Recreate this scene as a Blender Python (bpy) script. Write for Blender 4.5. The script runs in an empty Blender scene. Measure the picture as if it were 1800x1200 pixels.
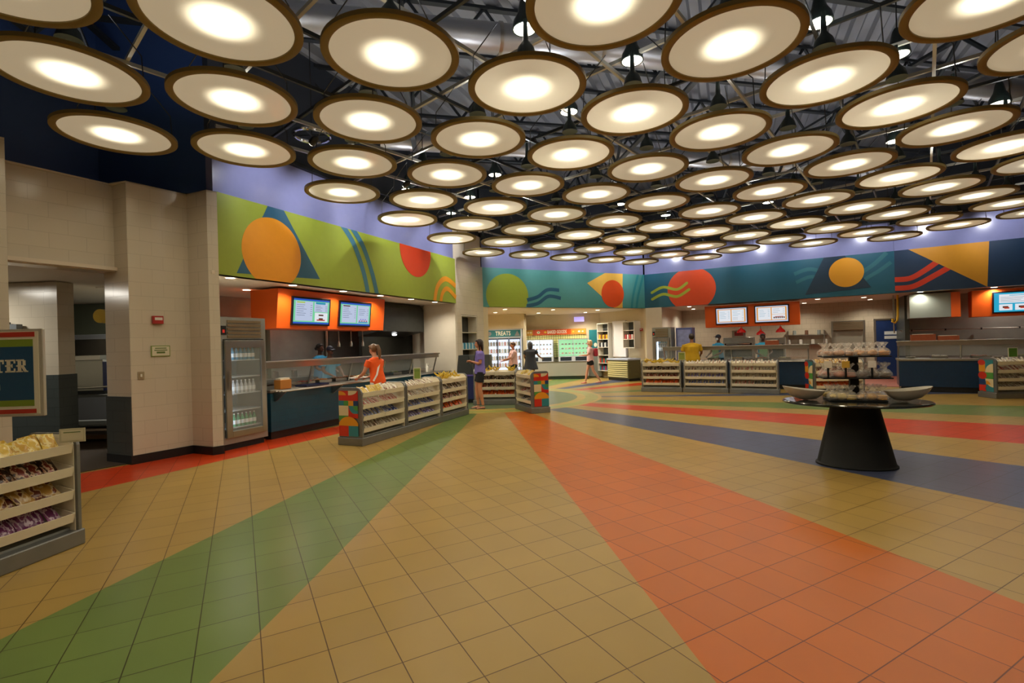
import bpy, math, random
from mathutils import Vector, Matrix
random.seed(7)
PI = math.pi
col = bpy.context.scene.collection
sc = bpy.context.scene

# ------------------------------------------------------------------ camera, world, exposure
CF, CROLL, CY0, CH = 868.0, 0.028, 603.0, 1.57      # focal length in px of a 1800 px frame, roll, horizon row, eye height
cd = bpy.data.cameras.new('camera'); cam = bpy.data.objects.new('camera', cd); col.objects.link(cam)
cd.sensor_width = 36; cd.lens = 36 * CF / 1800; cd.shift_y = 3 / 1800; cd.clip_end = 200
cam.matrix_world = Matrix.Translation((0, 0, CH)) @ Matrix.Rotation(PI / 2, 4, 'X') @ Matrix.Rotation(-CROLL, 4, 'Z')
sc.camera = cam
w = bpy.data.worlds.new('world'); sc.world = w; w.use_nodes = True
w.node_tree.nodes['Background'].inputs[0].default_value = (0.9, 0.82, 0.7, 1)
w.node_tree.nodes['Background'].inputs[1].default_value = 0.0
vs = sc.view_settings
vs.view_transform = 'Standard'; vs.look = 'None'; vs.gamma = 1; vs.use_curve_mapping = False; vs.exposure = 0.0
sc.cycles.max_bounces = 5; sc.cycles.diffuse_bounces = 3; sc.cycles.glossy_bounces = 3; sc.cycles.transmission_bounces = 3; sc.cycles.transparent_max_bounces = 12
PW_DISC, PW_BAY, PW_DOWN, PW_KITCHEN, PW_WASH = 38, 9, 62, 60, 80     # lamp powers (W)
EM_DISC = 0.62; PW_FILL_DOWN = 20; PW_FILL_UP = 20

# ------------------------------------------------------------------ materials
def lin(c):
    if isinstance(c, str):
        c = [int(c[i:i+2], 16) / 255 for i in (0, 2, 4)]
        c = [x / 12.92 if x <= .04045 else ((x + .055) / 1.055) ** 2.4 for x in c]
    return (c[0], c[1], c[2], 1)
_m = {}
def mat(name, c='808080', rough=.5, metal=0.0, emit=0, emc=None, spec=.5, trans=0, alpha=1, noise=0, nscale=8, bump=0, bscale=60, coat=0):
    if name in _m: return _m[name]
    m = bpy.data.materials.new(name); m.use_nodes = True; _m[name] = m
    nt = m.node_tree; b = nt.nodes['Principled BSDF']
    b.inputs['Base Color'].default_value = lin(c); b.inputs['Roughness'].default_value = rough; b.inputs['Metallic'].default_value = metal
    b.inputs['Specular IOR Level'].default_value = spec
    b.inputs['Coat Weight'].default_value = coat
    if trans: b.inputs['Transmission Weight'].default_value = trans
    if alpha < 1: b.inputs['Alpha'].default_value = alpha
    if emit: b.inputs['Emission Color'].default_value = lin(emc or c); b.inputs['Emission Strength'].default_value = emit
    tc = None
    if noise or bump:
        tc = nt.nodes.new('ShaderNodeTexCoord')
    if noise:
        n = nt.nodes.new('ShaderNodeTexNoise'); n.inputs['Scale'].default_value = nscale; n.inputs['Detail'].default_value = 4
        nt.links.new(tc.outputs['Object'], n.inputs['Vector'])
        h = nt.nodes.new('ShaderNodeHueSaturation'); h.inputs['Color'].default_value = lin(c)
        mr = nt.nodes.new('ShaderNodeMapRange'); mr.inputs[1].default_value = .25; mr.inputs[2].default_value = .75
        mr.inputs[3].default_value = 1 - noise; mr.inputs[4].default_value = 1 + noise
        nt.links.new(n.outputs[0], mr.inputs[0]); nt.links.new(mr.outputs[0], h.inputs['Value']); nt.links.new(h.outputs[0], b.inputs['Base Color'])
    if bump:
        n2 = nt.nodes.new('ShaderNodeTexNoise'); n2.inputs['Scale'].default_value = bscale
        nt.links.new(tc.outputs['Object'], n2.inputs['Vector'])
        bp = nt.nodes.new('ShaderNodeBump'); bp.inputs['Strength'].default_value = bump; bp.inputs['Distance'].default_value = .01
        nt.links.new(n2.outputs[0], bp.inputs['Height']); nt.links.new(bp.outputs[0], b.inputs['Normal'])
    return m

def tile_mat(name, c, grout, w=.3, h=.15, rough=.25, gw=.004, offset=.5, var=.04):
    """tiles laid on a vertical face: object x along the wall, object z up"""
    if name in _m: return _m[name]
    m = mat(name, c, rough)
    nt = m.node_tree; b = nt.nodes['Principled BSDF']
    tc = nt.nodes.new('ShaderNodeTexCoord'); sp = nt.nodes.new('ShaderNodeSeparateXYZ'); cb = nt.nodes.new('ShaderNodeCombineXYZ')
    ad = nt.nodes.new('ShaderNodeMath'); ad.operation = 'ADD'
    nt.links.new(tc.outputs['Object'], sp.inputs[0]); nt.links.new(sp.outputs[0], ad.inputs[0]); nt.links.new(sp.outputs[1], ad.inputs[1])
    nt.links.new(ad.outputs[0], cb.inputs[0]); nt.links.new(sp.outputs[2], cb.inputs[1])
    br = nt.nodes.new('ShaderNodeTexBrick'); br.offset = offset; br.inputs['Scale'].default_value = 1
    br.inputs['Brick Width'].default_value = w; br.inputs['Row Height'].default_value = h; br.inputs['Mortar Size'].default_value = gw
    br.inputs['Mortar Smooth'].default_value = .1
    L = lin(c); br.inputs['Color1'].default_value = L; br.inputs['Color2'].default_value = tuple(x * (1 - var) for x in L[:3]) + (1,)
    br.inputs['Mortar'].default_value = lin(grout)
    nt.links.new(cb.outputs[0], br.inputs['Vector']); nt.links.new(br.outputs['Color'], b.inputs['Base Color'])
    bp = nt.nodes.new('ShaderNodeBump'); bp.inputs['Strength'].default_value = .3; bp.inputs['Distance'].default_value = .004; bp.invert = True
    nt.links.new(br.outputs['Fac'], bp.inputs['Height']); nt.links.new(bp.outputs[0], b.inputs['Normal'])
    return m

white_tile = lambda: tile_mat('white wall tile', 'd0c6b2', 'bcb29e', .4, .2, .2, .003)
grey_tile = lambda: tile_mat('grey wall tile', '4a5150', '3c4241', .3, .15, .3)
beige_tile = lambda: tile_mat('beige kitchen tile', 'bfb096', '9c8f78', .3, .2, .35)
beige = lambda: mat('beige plaster', 'd6c6a2', .6, noise=.02)
white_p = lambda: mat('white plaster', 'd8cdb8', .5, noise=.02)
ceil_p = lambda: mat('soffit plaster', 'd9cdb8', .6)
lavender = lambda: mat('lavender wall paint', '7d81aa', .22, noise=.03)
navy_up = lambda: mat('deep blue wall paint', '2b4478', .35)
black_base = lambda: mat('black rubber base', '17191a', .35)
steel = lambda: mat('stainless steel', 'b0ada6', .28, 1.0, noise=.05, nscale=3)
steel_d = lambda: mat('dull stainless steel', '9ea09a', .42, .7, noise=.12, nscale=2.5)
galv = lambda: mat('galvanised grey steel', '8a8c8c', .45, .85, noise=.06)
dark_metal = lambda: mat('dark painted metal', '1c2022', .5, .3)
shelf_w = lambda: mat('warm white powder coat', 'eee4cc', .4)
glass = lambda: mat('clear glass', 'e8f2f0', .04, trans=.0, alpha=.13, spec=.6)
orange_p = lambda: mat('orange laminate', 'dd5a14', .4)
blue_ctr = lambda: tile_mat('dark teal counter tile', '12455c', '0e384b', .1, .1, .3, .003, .5, .12)
navy_ctr = lambda: tile_mat('navy counter tile', '0d2f4d', '0a2640', .1, .1, .3, .003, .5, .1)

# ------------------------------------------------------------------ mesh building
class MB:
    def __init__(s): s.v = []; s.f = []; s.mi = []; s.cur = 0
    def add(s, vs, fs, M=None):
        o = len(s.v)
        s.v += [tuple(M @ Vector(p)) if M else tuple(p) for p in vs]
        s.f += [tuple(i + o for i in f) for f in fs]; s.mi += [s.cur] * len(fs)
        return s
    def box(s, x0, x1, y0, y1, z0, z1, M=None):
        v = [(x, y, z) for z in (z0, z1) for y in (y0, y1) for x in (x0, x1)]
        return s.add(v, [(0, 2, 3, 1), (4, 5, 7, 6), (0, 1, 5, 4), (2, 6, 7, 3), (0, 4, 6, 2), (1, 3, 7, 5)], M)
    def prism(s, pts, a, b, axis='z', M=None):
        """polygon (ccw) extruded from a to b along the axis"""
        n = len(pts)
        def P(p, t): return (p[0], p[1], t) if axis == 'z' else ((p[0], t, p[1]) if axis == 'y' else (t, p[0], p[1]))
        v = [P(p, a) for p in pts] + [P(p, b) for p in pts]
        f = [tuple(range(n))[::-1], tuple(range(n, 2 * n))] + [(i, (i + 1) % n, n + (i + 1) % n, n + i) for i in range(n)]
        if axis == 'y': f = [g[::-1] for g in f]
        return s.add(v, f, M)
    def disc(s, cx, cz, r, y0, y1, n=48, M=None, ry=None, a0=0, a1=2 * PI, ctr=False):
        full = abs(a1 - a0 - 2 * PI) < 1e-6
        k = n if full else n + 1
        p = [(cx + r * math.cos(a0 + (a1 - a0) * i / n), cz + (ry or r) * math.sin(a0 + (a1 - a0) * i / n)) for i in range(k)]
        if ctr: p.append((cx, cz))
        return s.prism(p, y0, y1, 'y', M)
    def lathe(s, prof, seg=32, M=None, sx=1, sy=1, cap=True):
        v = []; n = len(prof)
        for r, z in prof:
            for k in range(seg):
                a = 2 * PI * k / seg; v.append((r * math.cos(a) * sx, r * math.sin(a) * sy, z))
        f = [(i * seg + k, i * seg + (k + 1) % seg, (i + 1) * seg + (k + 1) % seg, (i + 1) * seg + k) for i in range(n - 1) for k in range(seg)]
        if cap: f.append(tuple(range(seg))[::-1]); f.append(tuple((n - 1) * seg + k for k in range(seg)))
        return s.add(v, f, M)
    def tube(s, pts, rad, seg=10, M=None, flat=None, up=None, closed=False):
        """tube through pts; rad a number or a list (a pair gives side and front radii)"""
        pts = [Vector(p) for p in pts]; n = len(pts); v = []
        if not isinstance(rad, (list, tuple)): rad = [rad] * n
        ref = Vector(up) if up else None
        px = None
        for i, p in enumerate(pts):
            t = (pts[min(i + 1, n - 1)] - pts[max(i - 1, 0)])
            if t.length < 1e-9: t = Vector((0, 0, 1))
            t.normalize()
            if px is None:
                r0 = ref or (Vector((1, 0, 0)) if abs(t.x) < .9 else Vector((0, 1, 0)))
                px = (r0 - t * r0.dot(t)).normalized()
            else: px = (px - t * px.dot(t)).normalized()
            py = t.cross(px)
            r = rad[i]; ra, rb = r if isinstance(r, (list, tuple)) else (r, r)
            for k in range(seg):
                a = 2 * PI * k / seg; v.append(p + px * (ra * math.cos(a)) + py * (rb * math.sin(a)))
        f = [(i * seg + k, i * seg + (k + 1) % seg, (i + 1) * seg + (k + 1) % seg, (i + 1) * seg + k) for i in range(n - 1) for k in range(seg)]
        f.append(tuple(range(seg))[::-1]); f.append(tuple((n - 1) * seg + k for k in range(seg)))
        return s.add([tuple(p) for p in v], f, M)
    def ball(s, c, r, seg=16, rings=10, M=None):
        if not isinstance(r, (list, tuple)): r = (r, r, r)
        v = [(c[0], c[1], c[2] - r[2])]
        for i in range(1, rings):
            a = PI * i / rings
            for k in range(seg):
                b = 2 * PI * k / seg; v.append((c[0] + r[0] * math.sin(a) * math.cos(b), c[1] + r[1] * math.sin(a) * math.sin(b), c[2] - r[2] * math.cos(a)))
        v.append((c[0], c[1], c[2] + r[2])); f = []
        for k in range(seg):
            f.append((0, 1 + (k + 1) % seg, 1 + k)); e = 1 + (rings - 2) * seg
            f.append((e + k, e + (k + 1) % seg, len(v) - 1))
        for i in range(rings - 2):
            for k in range(seg):
                a = 1 + i * seg; f.append((a + k, a + (k + 1) % seg, a + seg + (k + 1) % seg, a + seg + k))
        return s.add(v, f, M)
    def build(s, name, m, parent=None, smooth=False, bevel=0, loc=None, rz=0):
        me = bpy.data.meshes.new(name); me.from_pydata(s.v, [], s.f)
        ms = m if isinstance(m, (list, tuple)) else [m]
        for x in ms: me.materials.append(x)
        if len(ms) > 1: me.polygons.foreach_set('material_index', s.mi)
        if smooth:
            me.polygons.foreach_set('use_smooth', [True] * len(me.polygons))
            try: me.set_sharp_from_angle(angle=math.radians(40))
            except Exception: pass
        me.update()
        o = bpy.data.objects.new(name, me); col.objects.link(o)
        if bevel:
            b = o.modifiers.new('bevel', 'BEVEL'); b.width = bevel; b.segments = 2; b.limit_method = 'ANGLE'
        if parent: o.parent = parent
        if loc: o.location = loc
        o.rotation_euler.z = rz
        return o

def tag(o, label=None, cat=None, group=None, kind=None):
    if label: o['label'] = label
    if cat: o['category'] = cat
    if group: o['group'] = group
    if kind: o['kind'] = kind
    return o
def thing(name, label, cat, loc=(0, 0, 0), rz=0, group=None):
    o = bpy.data.objects.new(name, None); col.objects.link(o); o.empty_display_size = .1
    o.location = loc; o.rotation_euler = (0, 0, rz)
    return tag(o, label, cat, group)
def struct(name, mb, m, **k): return tag(mb.build(name, m, **k), kind='structure')
def copy_tree(o, parent=None):
    c = o.copy(); col.objects.link(c)
    if parent: c.parent = parent
    for ch in list(KIDS.get(o.name, o.children)): copy_tree(ch, c)
    return c
KIDS = {}
def dup(root, loc, rot=None, label=None, group=None):
    c = copy_tree(root); c.location = loc
    if rot is not None: c.rotation_euler = rot if isinstance(rot, (tuple, list)) else (0, 0, rot)
    if label: c['label'] = label
    if group: c['group'] = group
    return c
def lamp(kind, loc, power, color=(1, .93, .8), parent=None, size=.05, spot=None, blend=.5, rot=None, target=None, shape=None, sy=None):
    l = bpy.data.lights.new('lamp_light', kind); l.energy = power; l.color = color
    o = bpy.data.objects.new('lamp_light', l); col.objects.link(o); o.location = loc
    if kind == 'AREA':
        l.size = size
        if sy: l.shape = 'RECTANGLE'; l.size_y = sy
    else: l.shadow_soft_size = size
    if kind == 'SPOT': l.spot_size = math.radians(spot or 100); l.spot_blend = blend
    if target: o.rotation_euler = (Vector(target) - Vector(loc)).to_track_quat('-Z', 'Y').to_euler()
    if rot: o.rotation_euler = rot
    if parent: o.parent = parent
    return o

class Frame:
    """a wall line A to B: s along it, off behind it (away from the hall), z up"""
    def __init__(s, A, B):
        s.A = Vector(A); d = Vector(B) - s.A; s.L = d.length; s.d = d.normalized(); s.n = Vector((-s.d.y, s.d.x)); s.rz = math.atan2(d.y, d.x)
    def at(s, t, off=0, z=0): p = s.A + s.d * t + s.n * off; return (p.x, p.y, z)
    def wall(s, name, m, t0, t1, z0, z1, off=0, th=.15, **k):
        return struct(name, MB().box(0, t1 - t0, 0, th, z0, z1), m, loc=s.at(t0, off), rz=s.rz, **k)

ZB, ZT, ZW = 2.76, 4.03, 4.95          # soffit, mural top, top of the lavender wall
PD, PE, PF, PG, PH, PI_ = (-4.48, 7.6), (-1.57, 14.15), (-.89, 15.85), (5.1, 18.8), (11.6, 14.9), (17.2, 11.0)
WL, WC, WT, WB, WN = Frame(PD, PE), Frame(PE, PF), Frame(PF, PG), Frame(PG, PH), Frame(PH, PI_)

# ------------------------------------------------------------------ floor
def floor_mat():
    m = mat('inlaid floor tile', 'a8895a', .3, spec=.28); nt = m.node_tree; b = nt.nodes['Principled BSDF']; N = nt.nodes.new; K = nt.links.new
    b.inputs['Roughness'].default_value = .3
    def M(op, a, c=None, v=None):
        n = N('ShaderNodeMath'); n.operation = op
        for i, x in enumerate((a, c)):
            if x is None: continue
            if isinstance(x, (int, float)): n.inputs[i].default_value = x
            else: K(x, n.inputs[i])
        return n.outputs[0]
    tc = N('ShaderNodeTexCoord'); sp = N('ShaderNodeSeparateXYZ'); K(tc.outputs['Object'], sp.inputs[0])
    cx, cy = -.6, 14.3
    dx = M('SUBTRACT', sp.outputs[0], cx); dy = M('SUBTRACT', sp.outputs[1], cy)
    ang = M('DIVIDE', M('ADD', M('ARCTAN2', dy, dx), PI), 2 * PI)
    rad = M('SQRT', M('ADD', M('MULTIPLY', dx, dx), M('MULTIPLY', dy, dy)))
    tan, org, grn, blu, red = lin('a88a48'), lin('bf6200'), lin('6a8040'), lin('4a526e'), lin('c23c12')
    rays = [(-180, tan), (-172, blu), (-165, tan), (-156, org), (-147, tan), (-136, blu), (-129, tan), (-125, red), (-117, tan), (-102.4, grn), (-94.5, tan), (-83.5, org), (-74.2, tan), (-64.1, blu), (-54.8, tan), (-45.2, red),
            (-35.7, tan), (-30, grn), (-22, tan), (-11, blu), (-6, tan), (8, grn), (13, tan), (27, red), (35, tan), (42, blu), (48, tan), (60, grn), (70, tan), (90, org), (100, tan), (130, red)]
    cr = N('ShaderNodeValToRGB'); cr.color_ramp.interpolation = 'CONSTANT'; el = cr.color_ramp.elements
    while len(el) > 1: el.remove(el[0])
    el[0].position = 0; el[0].color = rays[0][1]
    for d, c in rays[1:]: e = el.new((d + 180) / 360); e.color = c
    K(ang, cr.inputs[0])
    r2 = N('ShaderNodeValToRGB'); r2.color_ramp.interpolation = 'CONSTANT'; e2 = r2.color_ramp.elements
    e2[0].position = 0; e2[0].color = lin('6c7a52'); e2[1].position = .24; e2[1].color = lin('c0a24c')
    e = e2.new(.262); e.color = lin('a3a552'); e = e2.new(.30); e.color = lin('c0a24c')
    K(M('DIVIDE', rad, 10), r2.inputs[0])
    mx = N('ShaderNodeMix'); mx.data_type = 'RGBA'; K(M('LESS_THAN', rad, 3.1), mx.inputs[0]); K(cr.outputs[0], mx.inputs[6]); K(r2.outputs[0], mx.inputs[7])
    mp = N('ShaderNodeMapping'); mp.vector_type = 'TEXTURE'
    mp.inputs['Rotation'].default_value = (0, 0, .5036); mp.inputs['Location'].default_value = (-.707, 2.04, 0)
    K(tc.outputs['Object'], mp.inputs['Vector'])
    br = N('ShaderNodeTexBrick'); br.offset = 0; br.squash = 1; br.inputs['Scale'].default_value = 1
    br.inputs['Brick Width'].default_value = .3045; br.inputs['Row Height'].default_value = .3045; br.inputs['Mortar Size'].default_value = .0034; br.inputs['Mortar Smooth'].default_value = .3
    br.inputs['Color1'].default_value = (1, 1, 1, 1); br.inputs['Color2'].default_value = (.9, .9, .9, 1); br.inputs['Mortar'].default_value = (.24, .17, .12, 1)
    K(mp.outputs[0], br.inputs['Vector'])
    mu = N('ShaderNodeMix'); mu.data_type = 'RGBA'; mu.blend_type = 'MULTIPLY'; mu.inputs[0].default_value = 1
    K(mx.outputs[2], mu.inputs[6]); K(br.outputs['Color'], mu.inputs[7])
    ns = N('ShaderNodeTexNoise'); ns.inputs['Scale'].default_value = 2.2; ns.inputs['Detail'].default_value = 5; K(tc.outputs['Object'], ns.inputs['Vector'])
    hs = N('ShaderNodeHueSaturation'); K(mu.outputs[2], hs.inputs['Color']); K(M('ADD', M('MULTIPLY', ns.outputs[0], .16), .92), hs.inputs['Value'])
    K(hs.outputs[0], b.inputs['Base Color'])
    bp = N('ShaderNodeBump'); bp.invert = True; bp.inputs['Strength'].default_value = .25; bp.inputs['Distance'].default_value = .003
    K(br.outputs['Fac'], bp.inputs['Height']); K(bp.outputs[0], b.inputs['Normal'])
    return m
FL = MB(); FL.box(-14, 20, -5, 25, -.2, 0)
struct('floor', FL, floor_mat())
quarry = tile_mat('red quarry tile', '8a4a38', '5a3a30', .15, .15, .5)
qf = bpy.data.materials.new('quarry floor'); qf.use_nodes = True; _q = qf.node_tree
_b = _q.nodes['Principled BSDF']; _b.inputs['Roughness'].default_value = .5
_t = _q.nodes.new('ShaderNodeTexCoord'); _br = _q.nodes.new('ShaderNodeTexBrick'); _br.offset = 0; _br.inputs['Scale'].default_value = 1
_br.inputs['Brick Width'].default_value = .15; _br.inputs['Row Height'].default_value = .15; _br.inputs['Mortar Size'].default_value = .005
_br.inputs['Color1'].default_value = lin('96503c'); _br.inputs['Color2'].default_value = lin('87442f'); _br.inputs['Mortar'].default_value = lin('5a3a30')
_q.links.new(_t.outputs['Object'], _br.inputs['Vector']); _q.links.new(_br.outputs['Color'], _b.inputs['Base Color'])
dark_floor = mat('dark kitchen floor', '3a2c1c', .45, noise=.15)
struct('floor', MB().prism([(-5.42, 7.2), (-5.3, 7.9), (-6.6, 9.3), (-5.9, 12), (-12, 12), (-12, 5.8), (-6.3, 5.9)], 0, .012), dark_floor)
def fr_poly(F, t0, t1, o0, o1): return [F.at(t0, o0)[:2], F.at(t1, o0)[:2], F.at(t1, o1)[:2], F.at(t0, o1)[:2]]
struct('floor', MB().prism([WL.at(0, .35)[:2], WL.at(7.6, .35)[:2], WL.at(7.6, 2.9)[:2], WL.at(.5, 2.9)[:2]], 0, .011), qf)
struct('floor', MB().prism(fr_poly(WB, .7, 11.5, -.9, 3.7), 0, .011), qf)

# ------------------------------------------------------------------ walls
dome = [(-4.48, 7.6)]
# left column beside the service doorway
struct('wall_left', MB().prism([(-5.42, 7.01), (-5.0, 7.68), (-4.58, 7.5), (-4.48, 7.6), (-5.4, 8.01), (-6.1, 7.9), (-5.95, 7.24)][::1], 0, ZT), white_tile())
struct('baseboard_left', MB().prism([(-5.425, 6.985), (-4.99, 7.66), (-4.575, 7.48), (-4.46, 7.585), (-4.475, 7.6), (-5.0, 7.72), (-5.4, 7.2), (-5.92, 7.28), (-5.965, 7.215)], 0.0, .125), black_base())
struct('trim_1', MB().prism([(-5.425, 7.0), (-5.42, 7.03), (-5.93, 7.27), (-5.97, 7.235)], .125, .96), grey_tile())
WD = Frame((-6.27, 6.17), (-5.72, 7.12))
WD.wall('wall_left', white_tile(), 0, WD.L + .02, ZB, ZT, th=.3)
struct('wall_left', MB().prism([(-5.62, 5.53), (-6.27, 6.17), (-6.6, 6.3), (-7.2, 5.6), (-6.6, 4.2)], 0, ZT), white_tile())
Frame((-6.0, -4), (-6.6, 4.2)).wall('wall_left', white_tile(), 0, 8.22, 0, ZT)
# set-back deep blue wall over the doorway, lavender wall over the murals
struct('wall_left', MB().prism([(-7.4, 3.6), (-7.2, 3.6), (-6.2, 7.5), (-4.62, 7.68), (-4.75, 7.9), (-6.35, 7.7)], ZT, 7.2), navy_up())
Frame((-6.2, -4), (-7.3, 3.7)).wall('wall_left', navy_up(), 0, 7.8, ZT - .1, 7.2)
struct('ceiling', MB().prism([(-5.42, 7.01), (-5.0, 7.68), (-4.58, 7.5), (-4.48, 7.6), (-5.4, 8.01), (-7.6, 8), (-7.6, 4.3), (-6.6, 4.25), (-5.62, 5.53), (-6.25, 6.15), (-5.74, 7.1)], ZT - .02, ZT), white_p())
for F, t0, t1 in ((WL, 0, WL.L), (WC, 0, WC.L), (WT, 0, WT.L), (WB, 0, WB.L), (WN, 0, WN.L)):
    F.wall('wall_back', lavender() if F is not WC else white_p(), t0 - (.02 if F is WL else 0), t1, ZT, ZW + .05, off=.06)
    F.wall('wall_back', mat('dark upper wall', '2c323c', .5), t0 - (.02 if F is WL else 0), t1, ZW + .05, 7.2, off=.1)
for F in (WL, WT, WB, WN):
    F.wall('wall_back', ceil_p(), 0 if F is WL else 0, F.L, ZB, ZT, off=.02, th=.15)     # band that carries the mural
    tag(MB().box(0, F.L, -.03, .06, ZW - .04, ZW + .04).build('trim_2', dark_metal(), loc=F.at(0, 0), rz=F.rz), kind='structure')
Frame((-6.0, -4.2), (18, -4.2)).wall('wall_front', white_p(), 0, 24, 0, 7.2, th=-.15)
Frame((17.2, 11.0), (17.2, -4.2)).wall('wall_right', white_p(), 0, 15.2, 0, 7.2)
# corner column with the shelf niche
WC.wall('wall_back', white_tile(), 0, .3, 0, ZT)
WC.wall('wall_back', white_tile(), 1.36, WC.L, 0, ZT)
WC.wall('wall_back', white_tile(), .3, 1.36, 2.45, ZT)
WC.wall('wall_back', white_tile(), .3, 1.36, 0, .4)
WC.wall('wall_back', white_p(), .1, 1.6, .3, 2.6, off=.55, th=.06)
# left booth
WL.wall('ceiling', ceil_p(), -.1, WL.L + .5, ZB, ZB + .05, off=.02, th=3.1)
WL.wall('wall_left', steel_d(), .4, 8, 0, ZB, off=2.8, th=.1)
WL.wall('wall_left', mat('dark hood steel', '4a4c4a', .4, .9, noise=.1), 5.2, 7.8, 0, ZB, off=1.75, th=.1)
struct('wall_left', MB().prism(fr_poly(WL, WL.L - .03, WL.L + .12, .02, 1.1), 0, ZB), white_p())
struct('wall_left', MB().prism(fr_poly(WL, WL.L + .3, WL.L + .5, 1.0, 2.3), 0, ZB), white_p())
struct('wall_left', MB().prism([WL.at(-.12, .95)[:2], WL.at(.0, .9)[:2], WL.at(.5, 2.9)[:2], WL.at(.38, 2.9)[:2]], 0, ZB), white_p())
# alcove under the teal mural
WT.wall('ceiling', ceil_p(), -.8, WT.L, ZB, ZB + .05, off=.02, th=4.6)
WA = Frame((-1.6, 21.9), (4.2, 21.3))
WA.wall('wall_back', beige(), -1, 6.2, 0, ZB)
struct('wall_back', MB().prism([(.45, 20.3), (.6, 20.25), (.62, 21.9), (.45, 21.9)], 0, ZB), beige())
struct('wall_back', MB().prism([(-.89, 15.85), (-.75, 15.95), (-2.0, 22), (-2.3, 22)], 0, ZB), beige())
WS = Frame((3.75, 21.4), (5.1, 18.8))       # right side of the alcove with the shelf niches
WS.wall('wall_right', beige(), 0, WS.L, 0, ZB, off=.03)
WB.wall('wall_right', white_p(), .02, .62, 0, ZB, th=.3)
struct('wall_right', MB().prism(fr_poly(WB, 0.5, .62, .3, 3.5), 0, ZB), white_p())
# right booths
WB.wall('ceiling', ceil_p(), .1, 12.5, ZB, ZB + .05, off=.02, th=4.2)
WB.wall('wall_right', beige_tile(), .3, 8.1, 0, ZB, off=3.5)
WB.wall('wall_right', steel_d(), 8.1, 14, 0, ZB, off=2.3)
struct('wall_right', MB().prism(fr_poly(WB, 8.0, 8.12, 1.6, 3.5), 0, ZB), mat('dim steel panel', '55584f', .4, .7))
# kitchen seen through the left doorway
struct('ceiling', MB().prism([(-6.2, 6.0), (-5.6, 7.2), (-5.5, 12), (-12, 12), (-12, 5.4)], ZB + .01, ZB + .06), ceil_p())
Frame((-10.5, 7.9), (-7.45, 7.93)).wall('wall_back', white_tile(), 0, 3.05, .98, ZB, th=.2)
Frame((-10.5, 7.88), (-7.45, 7.91)).wall('wall_back', grey_tile(), 0, 3.05, 0, .98, th=.2)
struct('wall_back', MB().box(0, .2, 0, .3, 1.27, ZB), white_tile(), loc=(-7.44, 7.88, 0))
struct('wall_back', MB().box(0, .23, 0, .34, 0, 1.27), grey_tile(), loc=(-7.46, 7.86, 0))
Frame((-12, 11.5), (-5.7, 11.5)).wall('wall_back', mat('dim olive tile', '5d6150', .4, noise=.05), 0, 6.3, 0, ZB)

# ------------------------------------------------------------------ ceiling: deck, trusses, pipe grid, ducts
deck = MB(); x = -14.0; prof = []
while x < 22:
    prof += [(x, 7.2), (x + .14, 7.2), (x + .19, 7.13), (x + .33, 7.13)]; x += .38
v = []; f = []
for i, (a, z) in enumerate(prof): v += [(a, -16, z), (a, 24, z)]
for i in range(len(prof) - 1): f.append((2 * i, 2 * i + 1, 2 * i + 3, 2 * i + 2))
deck.add(v, f)
struct('ceiling', deck, mat('grey metal roof deck', '80848c', .4, .4), loc=(0, 0, 0), rz=math.radians(-24))
ORD = ['first', 'second', 'third', 'fourth', 'fifth', 'sixth', 'seventh', 'eighth', 'ninth', 'tenth', 'eleventh', 'twelfth', 'thirteenth', 'fourteenth', 'fifteenth', 'sixteenth']
def truss(name, A, B, zt, zb, m, r=.028):
    A = Vector(A); B = Vector(B); L = (B - A).length; mb = MB()
    mb.box(0, L, -.05, .05, zt - .05, zt); mb.box(0, L, -.045, .045, zb, zb + .045)
    n = int(L / .62)
    for i in range(n):
        x0 = L * i / n; x1 = L * (i + 1) / n
        a, b = ((x0, 0, zb + .02), (x1, 0, zt - .02)) if i % 2 == 0 else ((x0, 0, zt - .02), (x1, 0, zb + .02))
        mb.tube([a, b], r, 6)
    return mb.build(name, m, loc=(A.x, A.y, 0), rz=math.atan2(B.y - A.y, B.x - A.x))
trm = mat('grey primer truss steel', '33383c', .45, .6)
for i in range(9):      # joists that run away to the right, one behind another
    y0 = 1.2 + i * 2.3
    tag(truss('roof_truss', (-7, y0 - 1.5), (15.5, y0 + 3.6), 7.1, 6.25, trm), 'dark open web roof truss high above the light discs, %s from the camera' % ORD[i], 'truss', 'open web trusses under the roof deck')
for i in range(4):
    tag(truss('roof_girder', (-5 + i * 4.4, 1.0), (-7.5 + i * 4.4, 19), 6.25, 5.45, trm, .034), 'deep dark steel girder running away from the camera below the trusses, %s from the left' % ORD[i], 'girder', 'deep girders below the trusses')
ductm = mat('bright duct metal', 'aeb0b4', .42, .9, bump=.5, bscale=6)
def duct(A, B, z, r, label):
    mb = MB(); A = Vector((A[0], A[1], z)); B = Vector((B[0], B[1], z)); mb.tube([A, B], r, 20)
    o = mb.build('air_duct', ductm, smooth=True); tag(o, label, 'duct', 'round air ducts under the roof')
    L = (B - A).length; d = (B - A).normalized()
    t = .6
    while t < L: MB().tube([A + d * t, A + d * (t + .05)], r + .018, 20).build('duct_band', steel(), parent=o, smooth=True); t += 1.5
duct((-2.2, 1.5), (13, 5.0), 5.95, .24, 'round shiny air duct crossing the ceiling nearest the camera')
duct((-3.6, 6.2), (13.5, 9.8), 5.85, .2, 'round shiny air duct crossing above the middle rows of discs')
duct((-2.6, 10.2), (11.5, 13.4), 5.85, .19, 'round shiny air duct crossing above the far rows of discs')
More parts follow.
